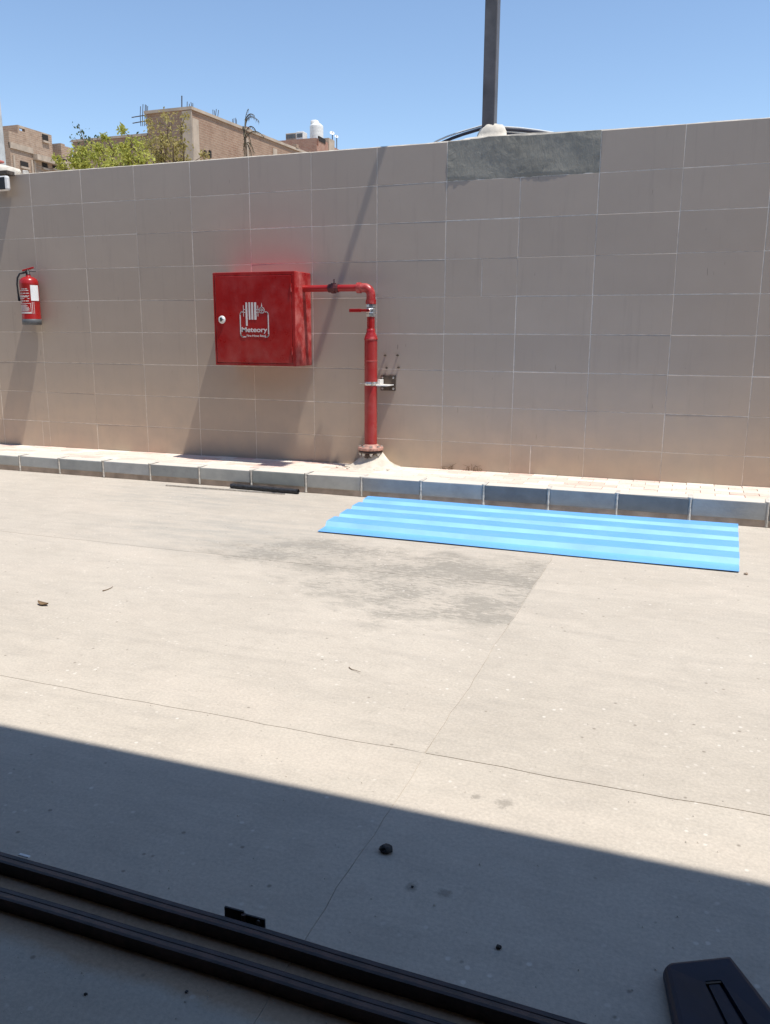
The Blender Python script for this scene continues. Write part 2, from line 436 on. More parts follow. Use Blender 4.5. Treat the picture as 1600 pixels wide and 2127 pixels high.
# ------------------------------------------------------------------ boundary wall
wall = thing('boundary_wall', 'long boundary wall clad in brown grey rectangular tiles behind the kerb', 'wall')
WT = 2.806
MB().box((-6, .0017, 0), (14, .21, WT-.004)).build('core', MAT['grout'], wall)
random.seed(21)
TW, TH = .6, .3
def tile_mesh(wd, ht):
    b = MB(); e = .0016
    x, z = wd/2-.0023, ht/2-.0023
    vs = [(-x,.012,-z),(x,.012,-z),(x,.012,z),(-x,.012,z), (-x,e,-z),(x,e,-z),(x,e,z),(-x,e,z), (-x+e,0,-z+e),(x-e,0,-z+e),(x-e,0,z-e),(-x+e,0,z-e)]
    fs = [(8,9,10,11)]
    for i in range(4):
        j = (i+1) % 4; fs += [(i, j, 4+j, 4+i), (4+i, 4+j, 8+j, 8+i)]
    return b.add(vs, fs).mesh('tile', MAT['tile'])
TM = {}
def tile(x0, x1, z0, z1):
    key = (round(x1-x0, 3), round(z1-z0, 3))
    if key not in TM: TM[key] = tile_mesh(x1-x0, z1-z0)
    o = link('tile', TM[key], wall, ((x0+x1)/2+random.gauss(0, .0007), max(-.0013, -abs(random.gauss(0, .0006))), (z0+z1)/2+random.gauss(0, .0006)))
    g2 = lambda s_: max(-1.9, min(1.9, random.gauss(0, 1)))*R(s_)
    o.rotation_euler = (g2(.14), g2(.06), g2(.07))
Z0 = 2.505
for i in range(-6, 17):
    x0, x1 = i*TW, (i+1)*TW
    for j in range(-1, 8):
        z1, z0 = Z0-TH*j, Z0-TH*(j+1)
        if j == -1: z1 = WT-.002
        if j == 7: z0 = .13
        if j == -1 and i in (7, 8): continue
        if j == 2 and i == 7: tile(x0, x0+.31, z0, z1); tile(x0+.31, x1, z0, z1); continue
        if j == 7 and i == 8: tile(x0, 4.967, z0, z1); tile(4.967, x1, z0, z1); continue
        if j == 7 and i == 7: tile(x0, 4.297+.0, z0, z1) if False else tile(x0, x1, z0, z1); continue
        if j == 7 and i == -1: tile(x0, -.09, z0, z1); tile(-.09, .0, z0, z1); continue
        tile(x0, x1, z0, z1)
# two top tiles are gone: rough cement instead
b = MB(); nx, nz = 60, 16; vs = []
random.seed(5)
for k in range(nz+1):
    for i in range(nx+1):
        x = 4.204+1.194*i/nx; z = Z0+.002+(WT-Z0-.002)*k/nz
        bul = .0 if k < nz else 0
        top = .012*math.exp(-((x-4.62)/.16)**2) if k == nz else 0
        yy = -.0020+random.gauss(0, .0012)+.003*math.sin(x*9+z*14)
        if k == 0: z += .002*math.sin(x*37)+random.uniform(-.002, .0015); yy = .001
        vs.append((x, min(yy, .0008), z+top))
fs = [(k*(nx+1)+i, k*(nx+1)+i+1, (k+1)*(nx+1)+i+1, (k+1)*(nx+1)+i) for k in range(nz) for i in range(nx)]
b.add(vs, fs, True)
b.build('cement_patch', MAT['patch'], wall)
# cement capping on top of the wall
b = MB(); nx = 160; vs = []
for i in range(nx+1):
    x = -6+20*i/nx; h = WT+.003+random.uniform(0, .004)+.018*math.exp(-((x-4.75)/.42)**2)
    vs += [(x, .013, WT-.006), (x, .02, h), (x, .19, h-.002), (x, .205, WT-.006)]
fs = []
for i in range(nx):
    for k in range(3): fs.append((4*i+k, 4*(i+1)+k, 4*(i+1)+k+1, 4*i+k+1))
b.add(vs, fs).build('capping', MAT['plaster'], wall)

# ================================================================== BEHIND THE WALL
# --- brick building with the tall right part
A = on_y(397, 228, 20.16)
HT = A.z; HL = on_y(300, 281, 20.2).z
def poly_part(name, mat, par, poly, z0, z1): return MB().prism(poly, z0, z1).build(name, mat, par)
bld = thing('brick_building', 'tall unfinished brick building with shaded front and sunlit side above the wall', 'building')
xr, xl, xll = A.x, on_y(305, 238, 20.2).x, on_y(148, 297, 20.2).x
d_ = Vector((.075, 1.0))
poly_part('wall', MAT['brick_main'], bld, [(xr, 20.16), (xr+.075*15, 35.2), (xl, 35.2), (xl, 20.2)], 0, HT)
poly_part('lower_wall', MAT['brick_main'], bld, [(xl-.01, 20.3), (xl-.01, 30), (xll, 30), (xll, 20.3)], 0, HL)
poly_part('stair_head', MAT['frame'], bld, [(xl-.012, 20.9), (xl-.012, 23), (xl-.3, 23), (xl-.3, 20.9)], HL+.002, on_y(300, 256, 20.9).z)
for t0, wdt in ((0.02, .35), (3.3, .22), (5.3, .30), (8.0, .22), (11, .3)):
    p0 = (xr+.075*t0, 20.16+t0); p1 = (xr+.075*(t0+wdt), 20.16+t0+wdt)
    poly_part('column', MAT['frame'], bld, [p0, (p0[0]+.03, p0[1]), (p1[0]+.03, p1[1]), p1], 0, HT-.25)
poly_part('column', MAT['frame'], bld, [(xr+.032, 20.128), (xr+.032, 20.16), (xr-.36, 20.18), (xr-.36, 20.128)], 0, HT-.02)
poly_part('roof_slab', MAT['frame'], bld, [(xr+.06, 20.1), (xr+.06+.075*15, 35.3), (xl-.05, 35.3), (xl-.05, 20.1)], HT+.002, HT+.10)
poly_part('lower_roof_slab', MAT['frame'], bld, [(xl-.06, 20.25), (xl-.06, 30), (xll-.05, 30), (xll-.05, 20.25)], HL+.002, HL+.08)
def rebar(par, px0, px1, pyt, pyb, n, Y, name='rebar_bundle'):
    b = MB()
    for k in range(n):
        x = px0+(px1-px0)*k/max(1, n-1)
        p0 = on_y(x, pyb, Y+.12*(k % 2)); p1 = on_y(x+random.uniform(-1.5, 1.5), pyt+random.uniform(0, 5), Y+.12*(k % 2))
        b.tube([p0, (p0+p1)/2+Vector((random.uniform(-.03, .03), 0, 0)), p1], .013, 5)
    b.build(name, MAT['rebar'], par)
random.seed(8)
rebar(bld, 293, 308, 216, 262, 5, 20.6); rebar(bld, 390, 402, 211, 232, 4, 20.6)
rebar(bld, 442, 453, 226, 252, 4, 24); rebar(bld, 482, 492, 244, 268, 4, 27)
b = MB()
for (x0, y0, x1, y1) in ((274, 244, 304, 239), (276, 256, 304, 251)):
    b.tube([on_y(x0, y0, 20.6), on_y(x1, y1, 20.6)], .018, 5)
b.build('rebar_bundle', MAT['rebar'], bld)
b = MB(); b.tube([on_y(378, 236, 22), on_y(378, 199, 22)], .022, 6); b.build('antenna_mast', MAT['rebar'], bld)
random.seed(12)
b = MB()
for k in range(34):   # loose bricks and rubble left along the roof edge
    t = random.uniform(3.5, 13); p = Vector((xr+.075*t-random.uniform(0, .5), 20.16+t, HT+.1)); s_ = random.uniform(.04, .11)
    b.box((p.x-s_, p.y-s_, p.z), (p.x+s_, p.y+s_*1.4, p.z+s_*random.uniform(.6, 1.5)))
tag(b.build('roof_rubble', MAT['brick_main'], bld), kind='stuff')
for px in (427, 437):
    p = on_x(px, 320, xr+.075*1.4+.0); 
    MB().box((p.x-.02, p.y-.06, p.z-.12), (p.x+.02, p.y+.06, p.z+.12)).build('vent_hole', MAT['hollow'], bld)
rebase(bld, (xr, 20.16, 0))

# --- brick house with the white tank, farther away
fb = thing('far_brick_house', 'small far brick house with a white roof tank right of the tall building', 'building')
FY = 43.2
c0 = on_y(658, 286, FY); FX = c0.x
l0 = on_y(575, 286, FY)
poly_part('wall', MAT['brick_far'], fb, [(FX, FY), (FX, FY+9), (l0.x, FY+9), (l0.x, FY)], 0, c0.z-.45)
poly_part('parapet', MAT['brick_far'], fb, [(FX, FY), (FX-.25, FY+.25), (l0.x, FY+.25), (l0.x, FY)], c0.z-.448, c0.z)
pA = on_x(686, 300, FX)
poly_part('parapet', MAT['brick_far'], fb, [(FX, FY+.26), (FX, pA.y), (FX-.25, pA.y), (FX-.25, FY+.26)], c0.z-.448, c0.z+.02)
poly_part('pillar', MAT['frame'], fb, [(FX+.05, pA.y-.3), (FX+.05, pA.y+.6), (FX-.4, pA.y+.6), (FX-.4, pA.y-.3)], c0.z-.446, c0.z+.35)
poly_part('parapet', MAT['brick_far'], fb, [(FX, pA.y+.61), (FX, FY+9), (FX-.25, FY+9), (FX-.25, pA.y+.61)], c0.z-.448, c0.z-.02)
p = on_x(669, 291, FX); MB().box((p.x-.05, p.y-.5, p.z-.14), (p.x+.03, p.y+.5, p.z+.14)).build('window', MAT['hollow'], fb)
for px in (682, 702, 712):
    p = on_x(px, 300, FX); MB().box((p.x-.04, p.y-.15, 0), (p.x+.05, p.y+.15, c0.z-.46)).build('column', MAT['frame'], fb)
rebase(fb, (FX, FY, 0))
tk = thing('water_tank', 'round white plastic water tank standing on the far brick roof', 'water tank')
tb = on_y(658, 284, 44.4); tt = on_y(658, 263, 44.4); tr = (on_y(671, 275, 44.4)-on_y(645.5, 275, 44.4)).x/2
zb = c0.z-.446; zt = tt.z
pr = [(tr, zb)]
for k in range(6):
    za = zb+(zt-zb)*k/6; pr += [(tr, za+.08), (tr*1.006, za+.12), (tr*1.006, za+.18), (tr, za+.22)] if k else []
pr += [(tr, zt), (tr*.92, zt+.06), (tr*.5, zt+.2), (0, zt+.22)]
MB().lathe(pr, (tb.x, 44.4, 0), 24).build('tank_body', MAT['white'], tk)
MB().lathe([(tr*.62, zt+.06), (tr*.62, zt+.30), (tr*.5, zt+.36), (0, zt+.38)], (tb.x-.12, 44.4, 0), 20).build('lid', MAT['white'], tk)
rebase(tk, (tb.x, 44.4, zb))
random.seed(4)
def dish(px, py, Y, r, lab):
    t = thing('satellite_dish', lab, 'satellite dish', 'satellite dishes on the far roof'); p = on_y(px, py, Y)
    b = MB(); q = Vector((.5, -.6, .55)).to_track_quat('Z', 'Y').to_matrix(); prof = [(0, 0), (r*.5, r*.06), (r, r*.24)]
    n = 14; vs = [p]; 
    for rr, zz in prof[1:]:
        vs += [p+q@Vector((rr*math.cos(2*math.pi*k/n), rr*math.sin(2*math.pi*k/n), zz)) for k in range(n)]
    b.add(vs, [(0, 1+k, 1+(k+1) % n) for k in range(n)]+[(1+k, 1+n+k, 1+n+(k+1) % n, 1+(k+1) % n) for k in range(n)], True)
    b.build('reflector', MAT['white'], t)
    MB().tube([(p.x, p.y+.05, c0.z-.44), (p.x, p.y+.05, p.z)], .03, 6).build('mast', MAT['rebar'], t)
    MB().tube([p, p+q@Vector((0, 0, r*.9))], .018, 5).build('feed_arm', MAT['rebar'], t)
    rebase(t, (p.x, p.y+.05, c0.z-.44))
dish(690, 277, 46.5, .16, 'larger satellite dish nearest the white roof tank')
dish(699, 284, 47.5, .13, 'smaller satellite dish to the right of the larger one on the far roof')
for (px, py, wd_, h_, lab) in ((609, 282, .75, .5, 'low grey box on the far brick roof at its left end'), (627, 280, .5, .7, 'pale upright box on the far brick roof left of the tank')):
    p = on_y(px, py, 44); t = thing('roof_box', lab, 'roof box')
    MB().box((p.x-wd_/2, 43.7, c0.z-.446), (p.x+wd_/2, 44.3, p.z+h_*.2), bevel=.03).build('casing', MAT['white' if px > 620 else 'frame'], t)
    MB().box((p.x-wd_/2+.06, 43.69, p.z-.22), (p.x+wd_/2-.06, 43.70, p.z+.02)).build('front_panel', MAT['grey'], t)
    rebase(t, (p.x, 44, c0.z-.446))

# --- stepped brick block at the left
LX = -46.6
lb = thing('stepped_brick_block', 'stepped unfinished brick block with small windows at the left edge', 'building')
def ly(px): return on_x(px, 300, LX).y
def box_x(name, mat, px0, px1, z0, z1, depth, proud=0.): # a body whose sunlit face lies on the plane x = LX
    return MB().box((LX-depth, ly(px0), z0), (LX+proud, ly(px1), z1)).build(name, mat, lb)
zA = on_x(20, 272, LX).z; zB = on_x(40, 260, LX).z; zC = on_x(127, 301, LX).z
box_x('wall', MAT['brick_left'], 20, 149, 0, on_x(70, 318, LX).z, 14)
z1_ = on_x(70, 318, LX).z
box_x('wall', MAT['brick_left'], 20, 40, z1_+.002, zA, 9)
box_x('wall', MAT['brick_left'], 40.05, 108.6, z1_+.002, on_x(75, 281, LX).z, 12)
zP = on_x(75, 281, LX).z
for a, b_ in ((40.05, 43), (54.5, 88), (101, 108.6)): box_x('parapet', MAT['brick_left'], a, b_, zP+.002, zB, .3)
MB().box((LX-14, ly(40.2), zP-.5), (LX-.31, ly(40.2)+.4, zB)).build('wall', MAT['brick_left'], lb)
box_x('lintel', MAT['frame'], 43.02, 54.4, zB-.18, zB, .25); box_x('lintel', MAT['frame'], 88.05, 100.9, zB-.3, zB, .25)
box_x('wall', MAT['brick_left'], 127, 149, z1_+.002, zC, 6)
MB().box((LX-9, ly(127)-.01, z1_+.002), (LX-.02, ly(127)+.5, zC+.15)).build('wall', MAT['brick_left'], lb)
box_x('floor_band', MAT['frame'], 20, 66, z1_-.1, z1_+.35, .1, .12)
box_x('floor_band', MAT['frame'], 66.1, 149, z1_-.55, z1_-.1, .1, .5)
for px in (24, 61, 66.5, 147): box_x('column', MAT['frame'], px, px+3.2, 0, z1_-.6, .1, .10)
for (a, b_, t_, u_) in ((39, 55, 335, 346), (84.5, 95, 330, 348), (106, 136, 327, 352), (89, 100.5, 280, 293)):
    m_ = (a+b_)/2; zt_ = on_x(m_, t_, LX).z; zb_ = on_x(m_, u_, LX).z
    w_ = MB().box((LX-.02, ly(a), zb_), (LX+.05, ly(b_), zt_)).build('window', MAT['hollow'], lb)
    MB().box((LX-.01, ly(a)-.06, zb_-.16), (LX+.16, ly(b_)+.06, zb_-.003)).build('sill', MAT['frame'], w_)
for k in range(5):
    zz = z1_-1.0-.42*k; box_x('brick_course', MAT['frame'], 70, 104, zz, zz+.07, .05, .06)
rebase(lb, (LX, ly(20), 0))

# --- grey post cut by the left edge of the view
post = thing('grey_post', 'pale grey tapered post at the left edge behind the wall', 'post')
pb = on_y(-3, 340, 1.2)
MB().lathe([(.10, 0), (.085, 2.9), (.075, 4.05), (.055, 4.08)], (pb.x, 1.2, 0), 20).build('shaft', simple('post_grey', (.42, .42, .40), .6), post)
MB().lathe([(.16, 0), (.16, .03), (.11, .05)], (pb.x, 1.2, -.03), 20).build('base_plate', MAT['frame'], post)
rebase(post, (pb.x, 1.2, 0))

# --- trees behind the wall
def leaf_cloud(b, centers, n, size, rng):
    for _ in range(n):
        c, r = rng.choice(centers)
        d = Vector((rng.gauss(0, 1), rng.gauss(0, 1), rng.gauss(0, 1))).normalized()*r*(rng.random()**.45)
        p = c+Vector((d.x, d.y, d.z*.85)); s_ = size*rng.uniform(.6, 1.35)
        u = Vector((rng.gauss(0, 1), rng.gauss(0, 1), rng.gauss(0, 1)-.3)).normalized(); v = u.orthogonal().normalized()
        v = Quaternion(u, rng.uniform(0, 6.28)) @ v; nn = u.cross(v)*.12*s_
        b.add([p, p+u*s_*.5+v*s_*.27+nn, p+u*s_, p+u*s_*.5-v*s_*.27+nn], [(0, 1, 2), (0, 2, 3)])
def tree(name, lab, Y, base, tips, leaf, n, size, seed, rad):
    rng = random.Random(seed); t = thing(name, lab, 'tree')
    bx = on_y(base, 340, Y).x; fork = Vector((bx, Y, 2.2))
    MB().tube([(bx+.05, Y, -.03), (bx-.03, Y+.03, 1.2), fork], [.10, .08, .065], 8).build('trunk', MAT['bark'], t)
    b = MB(); cs = []
    for (px, py) in tips:
        yy = Y+rng.uniform(-.9, .9); e = on_y(px, py, yy); mid = (fork+e)/2+Vector((rng.uniform(-.2, .2), rng.uniform(-.2, .2), rng.uniform(-.1, .25)))
        b.tube([fork, mid, e], [.045, .028, .010], 6, False)
        cs += [(e, rad*rng.uniform(.75, 1.2)), ((mid+e*2)/3, rad*rng.uniform(.7, 1.0))]
        for k in range(5):
            f = e.lerp(mid, rng.uniform(0, .7)); g_ = f+Vector((rng.gauss(0, .22), rng.gauss(0, .22), rng.gauss(.0, .16)))
            b.tube([f, (f+g_)/2+Vector((0, 0, .04)), g_], [.012, .008, .004], 4, False)
            cs.append((g_, rad*.45))
    b.build('branches', MAT['bark'], t)
    lf = MB(); leaf_cloud(lf, cs, n, size, rng); lf.build('crown', leaf, t)
    rebase(t, (bx, Y, 0)); return cs
tips = [(160, 315), (175, 330), (195, 308), (215, 318), (238, 306), (255, 318), (275, 298), (290, 312), (205, 335), (250, 338), (285, 335), (228, 330), (300, 300), (168, 345), (268, 345), (305, 330), (155, 335)]
tree('green_tree', 'bushy yellow green tree behind the wall in front of the brick building', 8.5, 230, tips, MAT['leaf_a'], 11000, .07, 31, .21)
tips2 = [(318, 275), (335, 290), (350, 262), (360, 300), (376, 268), (345, 318), (325, 310), (370, 325), (383, 298), (358, 245), (312, 300)]
tree('sparse_tree', 'sparse olive tree with bare branches against the shaded brick front', 9.3, 335, tips2, MAT['leaf_b'], 2600, .07, 33, .26)
# sprig rising above the green tree
sp = thing('slender_sapling', 'slender dark sapling with few leaves rising above the green tree', 'tree')
rng = random.Random(5); b = MB(); lf = MB(); Y = 10.2; cs = []
for (px, py) in ((163, 258), (172, 275), (188, 284), (203, 288), (155, 285), (270, 282)):
    r0 = on_y(182 if px < 250 else 262, 330, Y); e = on_y(px, py, Y); b.tube([r0, (r0+e)/2+Vector((rng.uniform(-.1, .1), 0, 0)), e], [.015, .01, .004], 5, False); cs.append((e, .17)); cs.append((r0.lerp(e, .7), .15))
r0 = on_y(182, 330, Y)
b.tube([(r0.x, Y, -.03), (r0.x, Y, 1.5), r0], [.04, .03, .015], 6).build('trunk', MAT['bark'], sp)
leaf_cloud(lf, cs, 90, .075, rng); lf.build('crown', mat_leaf('leaf_dark', (.05, .08, .03), (.09, .12, .05)), sp)
rebase(sp, (r0.x, Y, 0))

# --- dry palm with hanging fronds
pl = thing('dry_palm', 'thin dry palm with drooping grey fronds against the sunlit brick side', 'palm')
Y = 9.0; t0 = on_y(513, 330, Y); t1 = on_y(509, 262, Y)
MB().tube([(t0.x+.1, Y, -.03), (t0.x, Y, 2.4), t0, t1], [.05, .035, .018, .012], 8).build('trunk', MAT['bark'], pl)
rng = random.Random(6)
fr = [[(509, 300), (507, 262), (510, 235), (516, 226)], [(509, 270), (509, 240), (518, 231), (528, 239)], [(509, 275), (510, 238), (522, 236), (537, 250)],
      [(508, 285), (505, 258), (504, 245), (508, 300)], [(509, 280), (514, 258), (526, 258), (532, 272)], [(510, 300), (518, 290), (524, 300), (528, 318)],
      [(509, 300), (506, 290), (507, 305), (508, 322)], [(510, 296), (516, 300), (520, 308), (523, 322)], [(509, 290), (520, 268), (534, 268), (548, 283)], [(509, 280), (515, 270), (519, 280), (521, 300)]]
for q in fr:
    b = MB(); P = [on_y(x, y, Y+rng.uniform(-.25, .25)) for x, y in q]; pts = []
    for k in range(13):
        t = k/12; u = 1-t; pts.append(P[0]*u**3+P[1]*3*u*u*t+P[2]*3*u*t*t+P[3]*t**3)
    b.tube(pts, [.013-.010*k/12 for k in range(13)], 5, False)
    for k in range(4, 13):
        for s_ in (-1, 1):
            p = pts[k]; e = p+Vector((s_*rng.uniform(.005, .04), rng.uniform(-.03, .03), -rng.uniform(.03, .09))); wv = Vector((.006, .003, 0))
            b.add([p-wv, p+wv, e], [(0, 1, 2)])
    b.build('frond', MAT['frond'], pl)
rebase(pl, (t0.x, Y, 0))

# ================================================================== ON THE WALL TOP
pole = thing('steel_pole', 'square dark steel pole rising from a plaster mound on the wall top', 'pole')
px0, px1, py0, py1 = 4.462, 4.562, .055, .155; PT = 5.06
MB().box((px0, py0, WT), (px1, py1, PT), bevel=.006).build('shaft', MAT['polesteel'], pole)
MB().box((px0-.0, -.62, PT+.001), (px0+.046, .16, PT+.05), bevel=.005).build('arm', MAT['polesteel'], pole)
h_ = MB(); h_.box((px0-.075, -.80, PT-.075), (px0+.165, -.55, PT-.004), bevel=.012); h_.build('lamp_head', MAT['grey'], pole)
rebase(pole, (4.512, .105, WT))
mound = thing('plaster_mound', 'cream plaster mound packed round the foot of the steel pole', 'mound')
random.seed(14); b = MB(); n = 36; vs = []; prof = [(.0, .118), (.05, .118), (.075, .108), (.098, .082), (.113, .05), (.122, .022), (.16, .014), (.21, .004)]
for i, (r, z) in enumerate(prof):
    for k in range(n):
        a = 2*math.pi*k/n; q = 1+.07*math.sin(3*a+i*.6)+.05*math.sin(7*a+i); rx = r*q*(1.0 if i < 6 else 1.7); ry = min(r*q*.85, .125 if math.sin(a) < 0 else .1)
        vs.append((4.535+rx*math.cos(a), .105+ry*math.sin(a)*.8, WT+.006+z+random.gauss(0, .0025)))
b.add(vs, [(i*n+k, i*n+(k+1) % n, (i+1)*n+(k+1) % n, (i+1)*n+k) for i in range(len(prof)-1) for k in range(n)], True)
b.build('plaster_body', MAT['plaster'], mound)
rebase(mound, (4.535, .105, WT))
def strand(lab, pts, mat, r):
    o = MB().tube([on_y(x, y, .245) for x, y in pts], r, 8).build('cable', mat); tag(o, lab, 'cable', 'cables draped over the wall top')
WC, DC = MAT['white'], simple('dark_cable', (.03, .03, .045), .5)
strand('white cable outermost on the right of the plaster mound', [(1030, 262), (1050, 264), (1080, 266), (1120, 271), (1168, 279), (1185, 290)], WC, .0075)
strand('dark thick cable just under the white one right of the mound', [(1030, 266), (1050, 269), (1085, 271), (1125, 276), (1160, 283), (1175, 296)], DC, .0135)
strand('thin pale cable in the middle of the right hand strands', [(1030, 272), (1055, 274), (1090, 276), (1120, 280), (1145, 288)], WC, .006)
strand('dark lowest cable right of the plaster mound', [(1030, 276), (1055, 278), (1085, 280), (1110, 284), (1130, 294)], DC, .011)
strand('white upper cable left of the plaster mound', [(1005, 260), (985, 266), (960, 273), (930, 283), (905, 294), (895, 302)], WC, .007)
strand('dark lower cable left of the plaster mound', [(1005, 266), (985, 272), (962, 279), (940, 287), (915, 298), (905, 306)], DC, .013)

# left corner: floodlight, bracket, rubble bag
fl = thing('floodlight', 'small floodlight with white rounded frame and dark glass at the wall top left', 'floodlight')
c = on_y(-2, 384, -.10); 
MB().box((c.x-.14, -.135, c.z-.062), (c.x+.135, -.085, c.z+.078), bevel=.022).build('housing', MAT['white'], fl)
MB().box((c.x-.125, -.1385, c.z-.050), (c.x+.108, -.132, c.z+.062), bevel=.003).build('glass', MAT['black'], fl)
b = MB(); b.box((c.x-.10, -.12, c.z+.085), (c.x+.13, -.02, c.z+.125), bevel=.004); b.box((c.x-.05, -.1, c.z+.07), (c.x+.05, -.09, c.z+.09)); b.box((c.x-.04, -.022, c.z+.05), (c.x+.04, -.002, c.z+.14)); b.build('bracket', MAT['brownsteel'], fl)
rebase(fl, (c.x, -.0, c.z))
random.seed(17)
rb = thing('cement_sack', 'torn pale sack of rubble lying on the wall top left', 'sack')
b = MB(); n = 20; vs = []
c = on_y(2, 352, .09); cz = WT+.004
prof = [(1.0, 0), (1.06, .04), (.95, .09), (.6, .125), (.25, .14), (.01, .145)]
for i, (r, z) in enumerate(prof):
    for k in range(n):
        a = 2*math.pi*k/n; q = 1+random.gauss(0, .05); vs.append((c.x-.12+r*q*.34*math.cos(a), .10+r*q*.10*math.sin(a), cz+z*(1.0-.35*math.cos(a)*r)))
b.add(vs, [(i*n+k, i*n+(k+1) % n, (i+1)*n+(k+1) % n, (i+1)*n+k) for i in range(len(prof)-1) for k in range(n)], True).build('sack_body', MAT['plaster'], rb)
for k in range(12):
    s_ = random.uniform(.012, .03); x = c.x+random.uniform(-.05, .38); y = random.uniform(.02, .16)
    MB().box((-s_, -s_, 0), (s_, s_*.8, s_*1.3), Matrix.Rotation(random.uniform(0, 3), 3, 'Z'), bevel=s_*.25).build('rubble_piece', MAT['mortar' if k % 3 else 'stone'], rb).location = (x, y, cz+.002)
MB().box((c.x-.2, .05, cz+.135), (c.x-.0, .15, cz+.16), bevel=.01).build('red_rag', simple('faded_red_cloth', (.5, .16, .13), .9), rb)
rebase(rb, (c.x, .1, cz))

# ================================================================== RED HOSE CABINET
cab = thing('hose_cabinet', 'square red fire hose cabinet with white emblem mounted on the tiled wall', 'fire cabinet')
bx0, bx1, bz0, bz1, by = 2.197, 2.985, 1.026, 1.812, -.322
MB().box((bx0, by, bz0), (bx1, -.004, bz1), bevel=.004).build('body', MAT['red_side'], cab)
MB().box((bx0+.003, by+.003, bz1+.0005), (bx1-.003, -.004, bz1+.003), bevel=.001).build('top_bounce_panel', simple('bounce_red', (.74, .10, .085), .6, var=.15), cab)  # paler red added on top to strengthen the red bounce onto the wall above
d = MB(); d.box((bx0+.022, by-.009, bz0+.026), (bx1-.034, by-.0005, bz1-.030), bevel=.003)
door = d.build('door', MAT['red'], cab)
f_ = MB()
for a, b_ in (((bx0+.001, by-.006, bz1-.024), (bx1-.001, by-.0005, bz1-.001)), ((bx0+.001, by-.006, bz0+.001), (bx1-.001, by-.0005, bz0+.020)), ((bx0+.001, by-.006, bz0+.0205), (bx0+.016, by-.0005, bz1-.0245)), ((bx1-.028, by-.006, bz0+.0205), (bx1-.001, by-.0005, bz1-.0245))):
    f_.box(a, b_, bevel=.0015)
f_.build('door_frame', MAT['red'], cab)
for zz in (bz1-.13, bz0+.13):
    MB().tube([(bx1-.031, by-.011, zz-.035), (bx1-.031, by-.011, zz+.035)], .006, 8).build('hinge', MAT['red_side'], cab)
FYc = by-.0095   # front plane of the door
lk = on_y(461.5, 664, FYc)
lock = MB().lathe([(.0, .010), (.027, .010), (.032, .007), (.034, 0)], (lk.x, FYc, lk.z), 24, 'Y').build('lock', MAT['white'], cab)
MB().lathe([(.0, .013), (.019, .013), (.021, .010)], (lk.x, FYc, lk.z), 18, 'Y').build('lock_ring', MAT['chrome'], lock)
b = MB(); b.box((lk.x-.008, FYc-.022, lk.z-.016), (lk.x+.006, FYc-.0125, lk.z+.016), bevel=.002); b.build('latch', MAT['black'], lock)
# printed emblem
def pt(px, py): q = on_y(px, py, FYc); return q.x, q.z
def emblem(name): return MB()
def bar(b, xa, za, xb, zb_):
    b.box((min(xa, xb), FYc-.0022, min(za, zb_)), (max(xa, xb), FYc-.0003, max(za, zb_)))
def stroke(b, pts, wd, y=FYc):
    for (x0, z0), (x1, z1) in zip(pts[:-1], pts[1:]):
        d = Vector((x1-x0, z1-z0)); L = d.length; d /= L; n_ = Vector((-d.y, d.x))*wd/2; e = d*wd*.2
        a0 = Vector((x0, z0))-e; a1 = Vector((x1, z1))+e
        q = [a0+n_, a0-n_, a1-n_, a1+n_]
        vs = [(p.x, y-.0022, p.y) for p in q]+[(p.x, y-.0003, p.y) for p in q]
        b.add(vs, [(0, 1, 2, 3), (0, 4, 5, 1), (1, 5, 6, 2), (2, 6, 7, 3), (3, 7, 4, 0)])
X0, Zt = pt(499, 648); X1, Zb = pt(558.5, 700)
b = MB(); rr = .022
def arc(cx, cz, a0, a1, r, n=6): return [(cx+r*math.cos(R(a0+(a1-a0)*k/n)), cz+r*math.sin(R(a0+(a1-a0)*k/n))) for k in range(n+1)]
stroke(b, arc(X0+rr, Zt-rr, 75, 180, rr)+arc(X0+rr, Zb+rr, 180, 270, rr)+[(pt(511, 700)[0], Zb)], .0095)
b.build('emblem_border', MAT['print'], door); b = MB()
stroke(b, arc(X1-rr, Zt-rr, 105, 0, rr)+arc(X1-rr, Zb+rr, 0, -90, rr)+[(X1-rr-.012, Zb)], .0095)
b.build('emblem_border', MAT['print'], door)
b = MB()
for (a, t_, c_, u_) in ((510, 628, 515.0, 677), (516.4, 628, 520.6, 664), (521.8, 628, 526.6, 664), (527.9, 628, 533.3, 664)):
    q0 = pt(a, t_); q1 = pt(c_, u_); bar(b, q0[0], q0[1], q1[0], q1[1])
for px in (506, 536): 
    q0 = pt(px-.8, 634.5); q1 = pt(px+.8, 657.5); bar(b, q0[0], q0[1], q1[0], q1[1])
for (a, y_, c_) in ((506, 643, 510), (506, 649, 510), (533.3, 643, 538.5), (533.3, 649, 538.5)):
    q0 = pt(a, y_-.7); q1 = pt(c_, y_+.7); bar(b, q0[0], q0[1], q1[0], q1[1])
b.build('hose_reel_emblem', MAT['print'], door)
b = MB(); wc = pt(544, 644.5); rx_ = .024
stroke(b, arc(wc[0], wc[1], 0, 360, rx_, 18), .007); stroke(b, [(wc[0]-rx_, wc[1]), (wc[0]+rx_, wc[1])], .0045); stroke(b, [(wc[0], wc[1]-rx_), (wc[0], wc[1]+rx_)], .0045)
stroke(b, arc(wc[0], wc[1]-.004, 30, 150, .013, 6), .0035)
q0 = pt(544, 628); b.add([(q0[0]-.001, FYc-.0022, q0[1]), (wc[0]-.007, FYc-.0022, wc[1]+rx_), (wc[0]+.007, FYc-.0022, wc[1]+rx_)], [(0, 1, 2)])
b.build('valve_wheel_emblem', MAT['print'], door)
